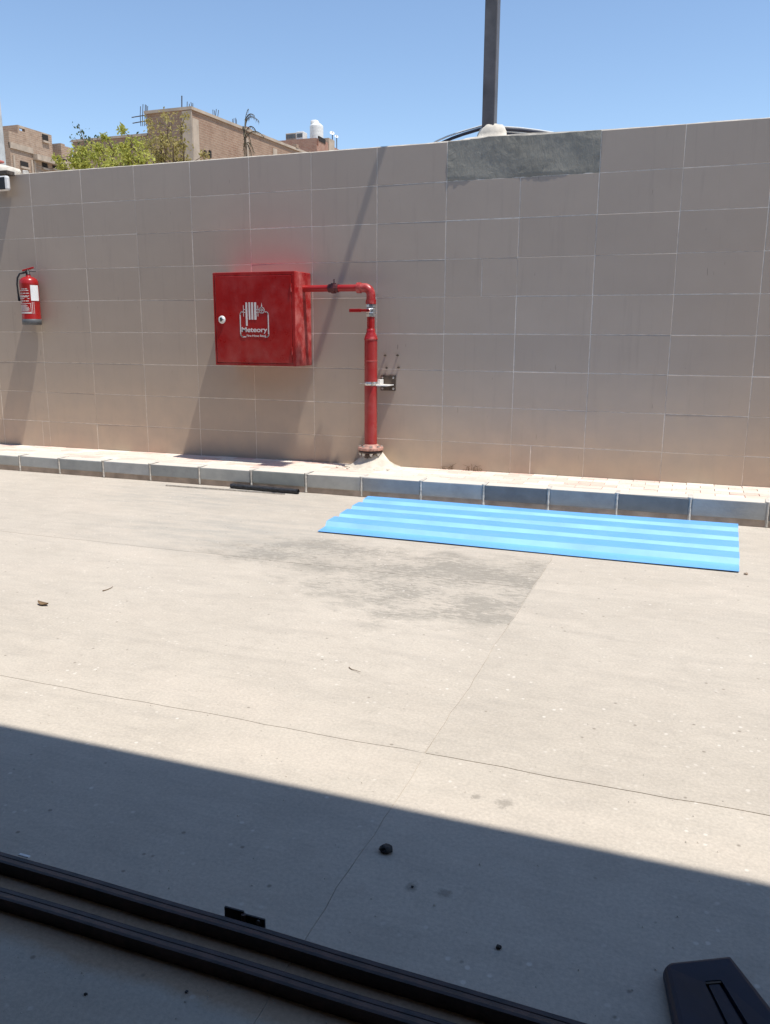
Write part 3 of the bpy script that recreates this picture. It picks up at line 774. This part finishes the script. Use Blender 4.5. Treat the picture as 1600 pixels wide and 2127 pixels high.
def lettering(name, txt, px, py, px2, hgt, y, mat, par, bold=0.):
    cu = bpy.data.curves.new(name, 'FONT'); cu.body = txt; cu.size = 1; cu.extrude = .004; cu.offset = bold
    o = bpy.data.objects.new(name, cu); COL.objects.link(o); bpy.context.view_layer.update()
    dg = bpy.context.evaluated_depsgraph_get(); me = bpy.data.meshes.new_from_object(o.evaluated_get(dg)); bpy.data.objects.remove(o); me.name = name
    xs = [v.co.x for v in me.vertices]; ys = [v.co.y for v in me.vertices]
    a = on_y(px, py, y); c_ = on_y(px2, py, y); sx = (c_.x-a.x)/(max(xs)-min(xs)); sy = hgt
    for v in me.vertices: v.co = Vector((a.x+(v.co.x-min(xs))*sx, y-.0012-v.co.z*.2, a.z+v.co.y*sy))
    me.materials.clear(); me.materials.append(mat)
    return link(name, me, par)
lettering('maker_lettering', 'Meteory', 502.5, 689.5, 555.5, .058, FYc, MAT['print'], door, .018)
lettering('small_lettering', 'Fire Hose Reel', 513, 699.5, 551.5, .026, FYc, MAT['print'], door, .010)
rebase(cab, ((bx0+bx1)/2, 0, bz0))

# ================================================================== RED STANDPIPE
sp_ = thing('standpipe', 'red standpipe rising from a flange and bending left into the hose cabinet', 'pipe')
PX, PY = 3.604, -.15; zE = 2.505-.826
RS = .033
pts = [(bx1-.03, PY, zE)]
pts += [(PX-.075, PY, zE)]
pts += [(PX-.075+.075*math.sin(R(a)), PY, zE-.075+.075*math.cos(R(a))) for a in range(15, 91, 15)]
MB().tube([(bx1-.02, PY, zE), (PX-.09, PY, zE)], RS*.86, 18).build('horizontal_pipe', MAT['red'], sp_)
el = [(PX-.105, PY, zE)]+[(PX-.06+.06*math.sin(R(a)), PY, zE-.06+.06*math.cos(R(a))) for a in range(0, 91, 11)]+[(PX, PY, zE-.115)]
e_ = MB().tube(el, RS*1.14, 20); e_.lathe([(RS*1.32, -.018), (RS*1.36, 0), (RS*1.32, .018)], (PX-.105, PY, zE), 20, 'X'); e_.lathe([(RS*1.32, -.018), (RS*1.36, 0), (RS*1.32, .018)], (PX, PY, zE-.115), 20)
e_.build('elbow', MAT['red_side'], sp_)
zv = 2.505-1.012
MB().tube([(PX, PY, zE-.12), (PX, PY, zv+.03)], RS*.98, 18).build('upper_pipe', MAT['red'], sp_)
v_ = MB(); v_.lathe([(RS*.95, .052), (RS*1.2, .05), (RS*1.25, .028), (RS*1.05, .024), (RS*1.28, .012), (RS*1.3, -.012), (RS*1.05, -.024), (RS*1.25, -.028), (RS*1.2, -.05), (RS*.95, -.052)], (PX, PY, zv), 8, 'Z', False)
v_.lathe([(.016, 0), (.016, .022), (.009, .024), (.009, .034)], (PX, PY-RS*1.1, zv), 12, 'Y')
valve = v_.build('ball_valve', MAT['chrome'], sp_)
b = MB(); b.box((PX-.165, PY-RS*1.1-.034, zv-.011), (PX+.014, PY-RS*1.1-.026, zv+.011), bevel=.003); b.box((PX-.17, PY-RS*1.1-.037, zv-.014), (PX-.06, PY-RS*1.1-.0235, zv+.014), bevel=.005)
b.build('lever', MAT['red'], valve)
zr = 2.505-1.189; zr2 = 2.505-1.241
MB().tube([(PX, PY, zv-.05), (PX, PY, zr+.004)], RS*.98, 18).build('middle_pipe', MAT['red'], sp_)
MB().lathe([(RS*.98, zr+.028), (RS*1.1, zr+.026), (RS*1.12, zr+.006), (.040, zr-.006), (.052, zr2+.020), (.0555, zr2+.004), (.0585, zr2), (.0585, zr2-.012), (.0545, zr2-.014)], (PX, PY, 0), 24).build('reducer', MAT['red_side'], sp_)
zf = 2.505-2.158
MB().tube([(PX, PY, zr2), (PX, PY, zf)], .0545, 28).build('riser_pipe', MAT['red'], sp_)
MB().lathe([(.0552, 1.082), (.0562, 1.08), (.0562, 1.074), (.0552, 1.072)], (PX, PY, 0), 28).build('weld_seam', MAT['red_side'], sp_)
fl_ = MB(); fl_.lathe([(.055, .052), (.070, .044), (.072, .030), (.108, .028), (.110, .024), (.110, .006), (.108, .002), (.02, .002)], (PX, PY, zf-.03), 28)
flange = fl_.build('upper_flange', simple('dusty_red_flange', (.50, .27, .21), .7, var=.4, scale=30), sp_)
MB().lathe([(.02, -.001), (.104, -.001), (.104, -.020), (.07, -.022), (.062, -.05), (.060, -.13)], (PX, PY, zf-.03), 28).build('lower_flange', MAT['darksteel'], sp_)
for k in range(8):
    a = 2*math.pi*(k+.5)/8; q = (PX+.089*math.cos(a), PY+.089*math.sin(a))
    b = MB(); b.lathe([(.0095, -.045), (.0095, .043)], (*q, zf-.03), 8); b.lathe([(.015, .029), (.015, .040)], (*q, zf-.03), 6, 'Z', False); b.lathe([(.015, -.034), (.015, -.022)], (*q, zf-.03), 6, 'Z', False)
    b.build('flange_bolt', MAT['chrome'], flange)
ux = on_y(693, 598, PY).x
b = MB(); b.lathe([(RS*.9, -.045), (RS*1.1, -.043), (RS*1.12, -.018), (RS*1.35, -.015), (RS*1.38, .016), (RS*1.12, .02), (RS*1.08, .045), (RS*.88, .047)], (ux, PY, zE), 10, 'X', False)
b.tube([(ux+.005, PY, zE+.03), (ux+.005, PY, zE+.075)], .005, 6)
b.build('pipe_union', simple('dark_red_union', (.10, .02, .02), .6, var=.4), sp_)
rebase(sp_, (PX, PY, ledge(PX)))
cm = thing('cement_heap', 'pale cement heap round the standpipe foot on the pavers', 'mound')
random.seed(19); b = MB(); n = 40; vs = []
prof = [(.05, .150), (.068, .146), (.085, .115), (.12, .075), (.155, .045), (.19, .020), (.225, .006), (.25, -.004)]
for i, (r, z) in enumerate(prof):
    for k in range(n):
        a = 2*math.pi*k/n; q = 1+.07*math.sin(2*a+1)+.05*math.sin(5*a+i*.8)+random.gauss(0, .018); x = PX+.012+r*q*math.cos(a)*.98; y = PY+.02+r*q*math.sin(a)*.82
        vs.append((x, min(y, -.003), ledge(PX)+z*(1+.12*math.cos(a))+random.gauss(0, .002)))
b.add(vs, [(i*n+k, i*n+(k+1) % n, (i+1)*n+(k+1) % n, (i+1)*n+k) for i in range(len(prof)-1) for k in range(n)], True).build('heap_body', MAT['plaster'], cm)
for k in range(9):
    a = random.uniform(3.3, 6.2); r = random.uniform(.2, .34); s_ = random.uniform(.008, .018)
    MB().box((-s_, -s_*.8, -.002), (s_, s_, s_), Matrix.Rotation(a, 3, 'Z'), bevel=s_*.3).build('crumb', MAT['plaster'], cm).location = (PX+r*math.cos(a)*1.2, PY+r*math.sin(a)*.5, ledge(PX))
rebase(cm, (PX, PY, ledge(PX)))

# --- bracket that clamps the standpipe, and the bolts above it
br = thing('pipe_bracket', 'brown square wall plate with a pale arm clamping the standpipe', 'bracket')
qx0, qx1, qz0, qz1 = 3.642, 3.779, .822, .953
MB().box((qx0, -.013, qz0), (qx1, -.002, qz1), bevel=.002).build('plate', MAT['brownsteel'], br)
for x in (qx0+.018, qx1-.018):
    for z in (qz0+.018, qz1-.018): MB().lathe([(.010, 0), (.010, .010), (.005, .011), (.005, .022)], (x, -.013, z), 6, 'Y', False).build('plate_bolt', MAT['chrome'], br)
za = .889
b = MB(); b.box((PX+.03, PY-.02, za-.020), (qx1-.015, -.014, za-.012), bevel=.001); b.box((PX+.045, PY+.04, za-.011), (qx0+.03, -.02, za+.03), bevel=.002)
b.build('arm', MAT['white'], br)
b = MB(); b.lathe([(.0548, -.017), (.0585, -.015), (.0585, .013), (.0548, .015)], (PX, PY, za), 28)
b.box((PX-.0, PY-.078, za-.015), (PX+.03, PY-.052, za+.014), bevel=.002); b.box((PX+.035, PY-.085, za-.016), (PX+.043, PY-.03, za+.016))
b.lathe([(.012, -.01), (.012, .02)], (PX+.02, PY-.082, za), 6, 'X', False)
b.tube([(PX-.09, PY-.03, za), (PX+.03, PY-.068, za)], .0035, 6)
b.build('clamp', MAT['chrome'], br)
rebase(br, ((qx0+qx1)/2, 0, (qz0+qz1)/2))
for k, (x, z, lab) in enumerate(((3.681, 1.122, 'upper anchor bolt nearest the red standpipe'), (3.795, 1.124, 'upper anchor bolt farther right of the standpipe'), (3.695, 1.016, 'lower anchor bolt nearest the red standpipe just above the plate'), (3.805, 1.022, 'lower anchor bolt farther right just above the plate'))):
    b = MB(); b.lathe([(.009, 0), (.009, .004), (.0045, .005), (.0045, .03+.01*(k % 2))], (x, -.002, z), 8, 'Y'); b.lathe([(.009, .006), (.009, .014)], (x, -.002, z), 6, 'Y', False)
    tag(b.build('anchor_bolt', MAT['brownsteel']), lab, 'bolt', 'anchor bolts left in the wall')

# ================================================================== FIRE EXTINGUISHER
fe = thing('fire_extinguisher', 'red fire extinguisher with white tag and grey foot hanging on the tiled wall', 'fire extinguisher')
EX, EY = on_y(64.5, 640, -.102).x, -.102
zb0, zs0, er = 1.372, on_y(62, 586, -.125).z, .088
pr = [(er, zb0+.055), (er*1.008, zb0+.058), (er, zb0+.062), (er, zs0-.022), (er*1.01, zs0-.018), (er*1.01, zs0-.012), (er, zs0-.008), (er*.97, zs0+.012), (er*.85, zs0+.030), (er*.6, zs0+.046), (er*.32, zs0+.053), (er*.26, zs0+.056), (er*.26, zs0+.07)]
MB().lathe(pr, (EX, EY, 0), 36).build('cylinder', mat_red('extinguisher_red', .0), fe)
MB().lathe([(er*.9, zb0), (er*1.03, zb0+.003), (er*1.03, zb0+.054), (er*.99, zb0+.0565)], (EX, EY, 0), 36).build('foot', MAT['grey'], fe)
zv = zs0+.07
b = MB(); b.lathe([(.020, 0), (.020, .012), (.014, .014), (.013, .05), (.010, .052)], (EX, EY, zv), 14)
b.box((EX-.045, EY-.03, zv+.012), (EX-.012, EY-.01, zv+.028), bevel=.003)
b.lathe([(.012, 0), (.012, .012)], (EX-.005, EY-.015, zv+.022), 12, 'Y')
b.build('valve', MAT['black'], fe)
rz = Matrix.Rotation(R(25), 3, 'Z')
def hbox(name, a, b_, tilt, mat):
    m_ = rz @ Matrix.Rotation(R(tilt), 3, 'Y'); bb = MB().box(a, b_, m_, bevel=.003); bb.v = [(x+EX, y+EY, z+zv) for x, y, z in bb.v]; bb.build(name, mat, fe)
hbox('carry_handle', (-.03, -.009, .030), (.075, .009, .036), 0, MAT['black'])
hbox('lever', (-.04, -.012, .044), (.075, .012, .060), -16, MAT['red'])
hbox('safety_pin', (-.02, -.016, .038), (-.016, .016, .042), 0, MAT['chrome'])
hs = [(EX-.035, EY-.02, zv+.018), (EX-.062, EY-.045, zv+.010), (EX-.078, EY-.062, zv-.03), (EX-.083, EY-.068, zv-.09), (EX-.082, EY-.066, zv-.17), (EX-.080, EY-.064, zv-.21)]
MB().tube(hs, .009, 8).build('hose', MAT['black'], fe)
MB().tube([hs[-1], (EX-.079, EY-.063, zv-.25)], [.010, .012], 8).build('nozzle', MAT['black'], fe)
def patch(b, a0, a1, z0, z1, r):
    n = max(2, int(abs(a1-a0)/6)); vs = []
    for k in range(n+1):
        a = R(a0+(a1-a0)*k/n); vs += [(EX+r*math.cos(a), EY+r*math.sin(a), z0), (EX+r*math.cos(a), EY+r*math.sin(a), z1)]
    b.add(vs, [(2*k, 2*k+2, 2*k+3, 2*k+1) for k in range(n)], True)
zz = lambda py: on_y(64.5, py, EY-.06).z
b = MB(); patch(b, -42, 14, zz(624.5), zz(592), er+.0025); b.build('paper_tag', MAT['paper'], fe)
b = MB(); random.seed(23)
for py in (600, 603.2, 609, 614.5, 616.5, 620, 625, 627.4):
    a = -125
    while a < -58:
        L = random.uniform(9, 26)
        if random.random() < .8: patch(b, a, min(a+L-3, -52), zz(py+1.0), zz(py-.6), er+.0016)
        a += L
patch(b, -128, -44, zz(630.8), zz(629.9), er+.0016); patch(b, -128, -44, zz(651.5), zz(648), er+.0016); patch(b, -48, -45.5, zz(651.5), zz(630), er+.0016)
for k in range(9): patch(b, -126, -60+random.uniform(-14, 6), zz(634+k*1.55), zz(633.1+k*1.55), er+.0016)
patch(b, -39, -36, zz(652), zz(627), er+.0016); patch(b, -28, -26, zz(652), zz(627), er+.0016)
b.build('printed_label', MAT['print'], fe)
b = MB(); b.box((EX-.03, EY+er-.005, zs0-.02), (EX+.03, -.0025, zs0+.02), bevel=.003); b.build('wall_hook', MAT['brownsteel'], fe)
rebase(fe, (EX, EY, zb0))

# ================================================================== BLUE SHEET AND LOOSE BARS
prof = [(0, .010), (.150, .010), (.178, .040)]
y = .178
for k in range(3): prof += [(y+.165, .040), (y+.193, .010), (y+.253, .010), (y+.281, .040)]; y += .281-.0
prof += [(y+.125, .040), (y+.150, .014), (y+.165, .014)]
TOT = prof[-1][0]
nl = on_z(660, 1103, .010); nr = on_z(1536, 1187, .010); fr_ = on_z(1533, 1092, .02); fl0 = on_z(768, 1034, .02)
b = MB(); nx = 28; vs = []
for k, (v, z) in enumerate(prof):
    t = v/TOT; a = nl.lerp(fl0, t); c_ = nr.lerp(fr_, t)
    for i in range(nx+1):
        s_ = i/nx; p = a.lerp(c_, s_); vs.append((p.x, p.y, z+.0025*math.sin(s_*7+k*.9)*(1 if z > .02 else .5)))
n = len(vs); vs += [(x, y_, z-.0022) for x, y_, z in vs]; W_ = nx+1; K = len(prof)
fs = []
for k in range(K-1):
    for i in range(nx): q = (k*W_+i, k*W_+i+1, (k+1)*W_+i+1, (k+1)*W_+i); fs.append(q); fs.append(tuple(n+j for j in reversed(q)))
for i in range(nx): fs.append((i+1, i, n+i, n+i+1)); e0 = (K-1)*W_; fs.append((e0+i, e0+i+1, n+e0+i+1, n+e0+i))
for k in range(K-1): fs.append((k*W_, (k+1)*W_, n+(k+1)*W_, n+k*W_)); e1 = nx; fs.append(((k+1)*W_+e1, k*W_+e1, n+k*W_+e1, n+(k+1)*W_+e1))
SH = b.add(vs, fs).build('corrugated_sheet', MAT['blue'])
SH.data.materials.append(MAT['blue_glare'])   # sun glare on the near rib flanks, painted in as paler blue
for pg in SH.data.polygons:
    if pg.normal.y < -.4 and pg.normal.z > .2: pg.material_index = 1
tag(SH, 'bright blue ribbed steel sheet lying flat on the concrete beside the kerb', 'metal sheet')

a, c_ = on_z(480, 1009, .022), on_z(620, 1021, .022)
b = MB(); random.seed(2); pts = [a.lerp(c_, k/24)+Vector((0, random.gauss(0, .0012), random.gauss(0, .001))) for k in range(25)]
r_ = .021
tp = MB().tube(pts, [r_*(1+.07*math.sin(k*2.1)+random.gauss(0, .03)) for k in range(25)], 12, False)
tp.tube([pts[-1], pts[-1]+Vector((-.05, 0, 0))], [r_*.8, r_*.8], 12, False)
tag(tp.build('pipe_offcut', simple('black_wrapped_pipe', (.02, .021, .026), .55, var=.8, scale=60, bump=.8)), 'short thick black wrapped pipe lying against the kerb foot', 'pipe')
a, c_ = on_z(345, 1008, .007), on_z(592, 1026, .007)
tag(MB().box((0, -.008, -.005), ((c_-a).length, .008, .004), bevel=.0015).build('flat_bar', MAT['chrome']), 'long thin grey metal bar lying in front of the black pipe', 'metal bar')
o = COL.objects['flat_bar']; o.location = a; o.rotation_euler = (0, 0, math.atan2((c_-a).y, (c_-a).x))

# ================================================================== FOREGROUND
def rail(y0, y1, h, sl_, lab):
    b = MB(); wd = y1-y0
    sec = [(0, 0), (0, h), (.006, h+.0015), (wd*.5, h), (wd*.53, h-.0012), (wd*.58, h-.0012), (wd*.61, h), (wd-.004, h+.0008), (wd, h-.002), (wd, 0)]
    nx = 60; vs = []
    for i in range(nx+1):
        x = 2.6+5.4*i/nx; w1 = sl_*(x-4.65)+.0010*math.sin(x*5.1)+.0008*math.sin(x*13+y0)
        vs += [(x, y0+v+w1, .0015+z) for v, z in sec]
    m_ = len(sec)
    fs = [(i*m_+k, (i+1)*m_+k, (i+1)*m_+(k+1) % m_, i*m_+(k+1) % m_) for i in range(nx) for k in range(m_)]
    fs += [tuple(range(m_)), tuple(nx*m_+k for k in reversed(range(m_)))]
    tag(b.add(vs, fs).build('steel_rail', MAT['darksteel']), lab, 'rail', 'dark steel rails on the floor')
rail(-5.461, -5.426, .034, -.0208, 'dark steel rail lying farther from the viewer with a black hinge behind it')
rail(-5.5645, -5.5300, .032, -.0085, 'dark steel rail lying nearest the viewer along the bottom')
hg = thing('black_hinge', 'small black hinge plate propped behind the far steel rail', 'hinge')
b = MB(); b.box((5.283, -5.424, .0), (5.332, -5.419, .045), bevel=.001); b.build('leaf', MAT['black'], hg)
b = MB(); b.box((5.334, -5.424, .0), (5.385, -5.419, .039), bevel=.001); b.build('leaf', MAT['black'], hg)
MB().tube([(5.333, -5.4255, .002), (5.333, -5.4255, .041)], .0055, 10).build('pin', MAT['darksteel'], hg)
MB().tube([(5.37, -5.427, .03), (5.37, -5.418, .03)], .006, 8).build('screw', MAT['chrome'], hg)
rebase(hg, (5.333, -5.41, 0))
p = on_z(51, 1778, .037)
b = MB(); b.box((p.x-.016, p.y-.004, .0365), (p.x+.016, p.y+.004, .0395), bevel=.001)
tag(b.build('white_scrap', MAT['paper']), 'tiny white scrap lying on the far rail at the left', 'scrap')

# navy plastic case at the lower right
nv = thing('navy_case', 'dark navy plastic case with a rectangular recess in the lower right corner', 'case')
ca = Vector((6.2160, -5.236)); cb_ = Vector((6.3525, -5.162)); W = (cb_-ca).length; L = .27; HZ = .032
dl, dr = Vector((.024, -.16)).normalized(), Vector((.067, -.13)).normalized()
def loc2(a, b_): t = a/W; q = (ca+dl*b_).lerp(cb_+dr*b_, t); return q.x, q.y
def rrect(x0, x1, y0, y1, r, n=6, r4=None):
    o = []
    for (cx, cy, a0, r) in [(x1-q if i in (0, 3) else x0+q, y1-q if i < 2 else y0+q, 90*i, q) for i, q in enumerate([r, r, r, r4 or r])]:
        o += [(cx+r*math.cos(R(a0+90*k/n)), cy+r*math.sin(R(a0+90*k/n))) for k in range(n+1)]
    return o
lay = [(-.006, 0.), (-.006+.003, .0), (0., .012), (0, HZ-.016), (.003, HZ-.006), (.010, HZ)]
b = MB(); rings = []
for ins, z in [(.008, .001), (.0, .010), (0, HZ-.016), (.0025, HZ-.008), (.007, HZ-.002), (.013, HZ)]:
    rings.append([(*loc2(x, y_), z) for x, y_ in rrect(ins, W-ins, ins, L-ins, max(.004, .022-ins), 6, max(.003, .008-ins))])
m_ = len(rings[0]); vs = [p for r_ in rings for p in r_]
fs = [(i*m_+(k+1) % m_, i*m_+k, (i+1)*m_+k, (i+1)*m_+(k+1) % m_) for i in range(len(rings)-1) for k in range(m_)]
# lid with a recessed slot
sx0, sx1, sy0, sy1 = .070, .102, .068, .24
hole = [(*loc2(x, y_), HZ) for x, y_ in rrect(sx0, sx1, sy0, sy1, .005)]; hb = [(x, y_, HZ-.012) for x, y_, z in hole]
o0 = len(vs); vs += hole+hb; top0 = (len(rings)-1)*m_
fs += [(top0+(k+1) % m_, top0+k, o0+k, o0+(k+1) % m_) for k in range(m_)]
fs += [(o0+(k+1) % m_, o0+k, o0+m_+k, o0+m_+(k+1) % m_) for k in range(m_)]
fs.append(tuple(o0+m_+k for k in range(m_)))
b.add(vs, fs).build('shell', MAT['navy'], nv)
b = MB(); pts = [loc2(x, y_) for x, y_ in rrect(sx0+.006, sx1-.006, sy0+.008, sy1-.006, .003)]; b.prism(list(reversed(pts)), HZ-.0118, HZ-.003); b.build('slot_panel', MAT['navy'], nv)
b = MB(); pts = [loc2(x, y_) for x, y_ in rrect(sx0+.001, sx1-.001, sy0+.0008, sy0+.0062, .002)]; b.prism(list(reversed(pts)), HZ-.0118, HZ-.0015); b.build('slot_lip', MAT['brownsteel'], nv)
for o in nv.children:   # the case is gently bowed along its length
    for q in o.data.vertices:
        b_ = max(0, (Vector((q.co.x, q.co.y))-(ca+cb_)/2).dot((dl+dr).normalized())); q.co.z += .30*b_*b_*(q.co.z > .004)
rebase(nv, (*loc2(W/2, L/2), 0))

# stones, leaf, twigs
def rock(name, px, py, r, mat, lab, cat='stone', seed=0, grp=None):
    rng = random.Random(seed); p = on_z(px, py, r*.4); bm = bmesh.new(); bmesh.ops.create_icosphere(bm, subdivisions=2, radius=r)
    for v in bm.verts: q = v.co/r; v.co *= 1+.22*math.sin(q.x*3+seed)*math.cos(q.y*4+seed*2)+rng.gauss(0, .09); v.co.z *= .62
    me = bpy.data.meshes.new(name); bm.to_mesh(me); bm.free(); me.materials.append(mat)
    o = link(name, me, None, (p.x, p.y, r*.45)); o.rotation_euler.z = rng.uniform(0, 6); tag(o, lab, cat, grp)
rock('stone', 803, 1764, .0165, MAT['stone'], 'dark lump of stone lying in the shade near the slab joint', seed=1)
rock('pebble', 1036, 1967, .0065, MAT['stone'], 'small dark pebble on the shaded floor left of the navy case', 'pebble', 2)
rock('pebble', 857, 1842, .0035, MAT['stone'], 'tiny dark pebble below the dark stone in the shade', 'pebble', 3)
rock('pebble', 388, 2060, .0035, MAT['stone'], 'tiny dark pebble on the floor below the near rail', 'pebble', 4)
rock('pebble', 178, 2065, .0035, MAT['stone'], 'tiny dark pebble on the floor below the near rail farthest left', 'pebble', 6)
rock('pebble', 1550, 1192, .011, simple('brown_clod', (.3, .23, .17), .9), 'brown crumb of earth beside the right end of the blue sheet', 'pebble', 5)
rock('pebble', 766, 1044, .012, simple('brown_clod_dark', (.2, .15, .1), .9), 'brown crumb at the far left corner of the blue sheet', 'pebble', 9)
def twig(px0, py0, px1, py1, r, lab, kink=.01, seed=1):
    rng = random.Random(seed); a = on_z(px0, py0, .003); c_ = on_z(px1, py1, .003); pts = [a.lerp(c_, k/5)+Vector((rng.gauss(0, kink), rng.gauss(0, kink), abs(rng.gauss(0, .002)))) for k in range(6)]
    tag(MB().tube(pts, [r*(1-.1*k) for k in range(6)], 6).build('twig', MAT['twig']), lab, 'twig')
twig(724, 1386, 749, 1398, .0018, 'thin dry twig on the sunny concrete near the middle', .0015)
twig(213, 1228, 236, 1219, .0025, 'short dry twig on the sunny concrete toward the left', .002, 3)
def leaf3(px, py, s_, rot, lab):
    p = on_z(px, py, .003); b = MB(); n = 8; vs = []
    for k in range(n+1):
        t = k/n; wd = s_*.22*math.sin(math.pi*min(1, t*.95+.03)); x = (t-.5)*s_; zc = .003+.010*(2*t-1)**2
        vs += [(x, -wd, zc+.006), (x, 0, zc), (x, wd, zc+.007)]
    b.add(vs, [(3*k+j, 3*k+3+j, 3*k+4+j, 3*k+1+j) for k in range(n) for j in range(2)], True)
    o = b.build('dry_leaf', MAT['twig']); o.location = (p.x, p.y, 0); o.rotation_euler.z = R(rot); tag(o, lab, 'leaf')
leaf3(90, 1256, .075, -8, 'curled brown dry leaf on the sunny concrete at the left')
# dry weeds at the wall foot
wd = thing('dry_weed', 'tuft of dry brown weeds at the wall foot right of the standpipe', 'weed')
rng = random.Random(9)
for k in range(26):
    x = random.choice([4.27, 4.45, 4.53, 4.56])+rng.gauss(0, .03); h = rng.uniform(.015, .075)
    MB().tube([(x, -.012, .155), (x+rng.gauss(0, .015), -.02, .155+h*.7), (x+rng.gauss(0, .04), -.03, .155+h)], [.0022, .0018, .001], 4, False).build('stem', MAT['twig'], wd)
rebase(wd, (4.45, -.01, .16))
# loose grit on the concrete: nobody could count it
rng = random.Random(41); b = MB()
def chip(x, y, z, s_):
    a = rng.uniform(0, 6.28); c1, s1 = math.cos(a)*s_, math.sin(a)*s_; h = s_*rng.uniform(.4, .9)
    b.add([(x+c1, y+s1, z), (x-s1*.8, y+c1*.8, z), (x-c1, y-s1*.9, z), (x+s1*.7, y-c1, z), (x+c1*.2, y+s1*.2, z+h)], [(0, 1, 4), (1, 2, 4), (2, 3, 4), (3, 0, 4)])
for _ in range(1500):
    chip(rng.uniform(.5, 7.5), rng.uniform(-5.4, -.7), .001, rng.uniform(.0012, .0038))
for _ in range(420):
    chip(rng.uniform(4.4, 7), rng.uniform(-6.1, -5.57), .001, rng.uniform(.0008, .0026))
for _ in range(260):
    chip(rng.gauss(4.7, .35), rng.gauss(-3.75, .35), .001, rng.uniform(.001, .004))
for _ in range(700):
    chip(rng.uniform(-.4, 7.2), -.665-abs(rng.gauss(0, .05)), .001, rng.uniform(.0015, .005))
for _ in range(300):
    x = rng.uniform(-.5, 7); chip(x, rng.uniform(-.6, -.02), ledge(x)+.001, rng.uniform(.0015, .005))
tag(b.build('grit', MAT['grit']), kind='stuff')

# ================================================================== the roof that shades the foreground (above and behind the camera)
cn = thing('canopy_roof', 'flat concrete canopy roof on columns that shades the foreground floor', 'canopy')
RZ = 3.4; RYE = -4.862-.088*RZ
MB().box((-8, -14, RZ), (20, RYE, RZ+.3)).build('roof_slab', MAT['soffit'], cn)
for x in (-3.5, 15): MB().box((x-.2, -6.2, -.02), (x+.2, -5.8, RZ-.002)).build('column', MAT['soffit'], cn)
rebase(cn, (6, -9, 0))
bw = thing('rear_shade_walls', 'unseen dark walls added under the canopy behind the viewer to deepen its shade', 'building')  # rear and side walls added out of view to cut ambient light on the floor
MB().box((-8, -13.6, -.02), (20, -13.2, RZ-.003)).build('wall', MAT['soffit'], bw)
MB().box((-8.0, -13.2, -.02), (-7.7, -6.3, RZ-.003)).build('wall', MAT['soffit'], bw)
MB().box((19.7, -13.2, -.02), (20.0, -6.3, RZ-.003)).build('wall', MAT['soffit'], bw)
rebase(bw, (6, -13.4, 0))
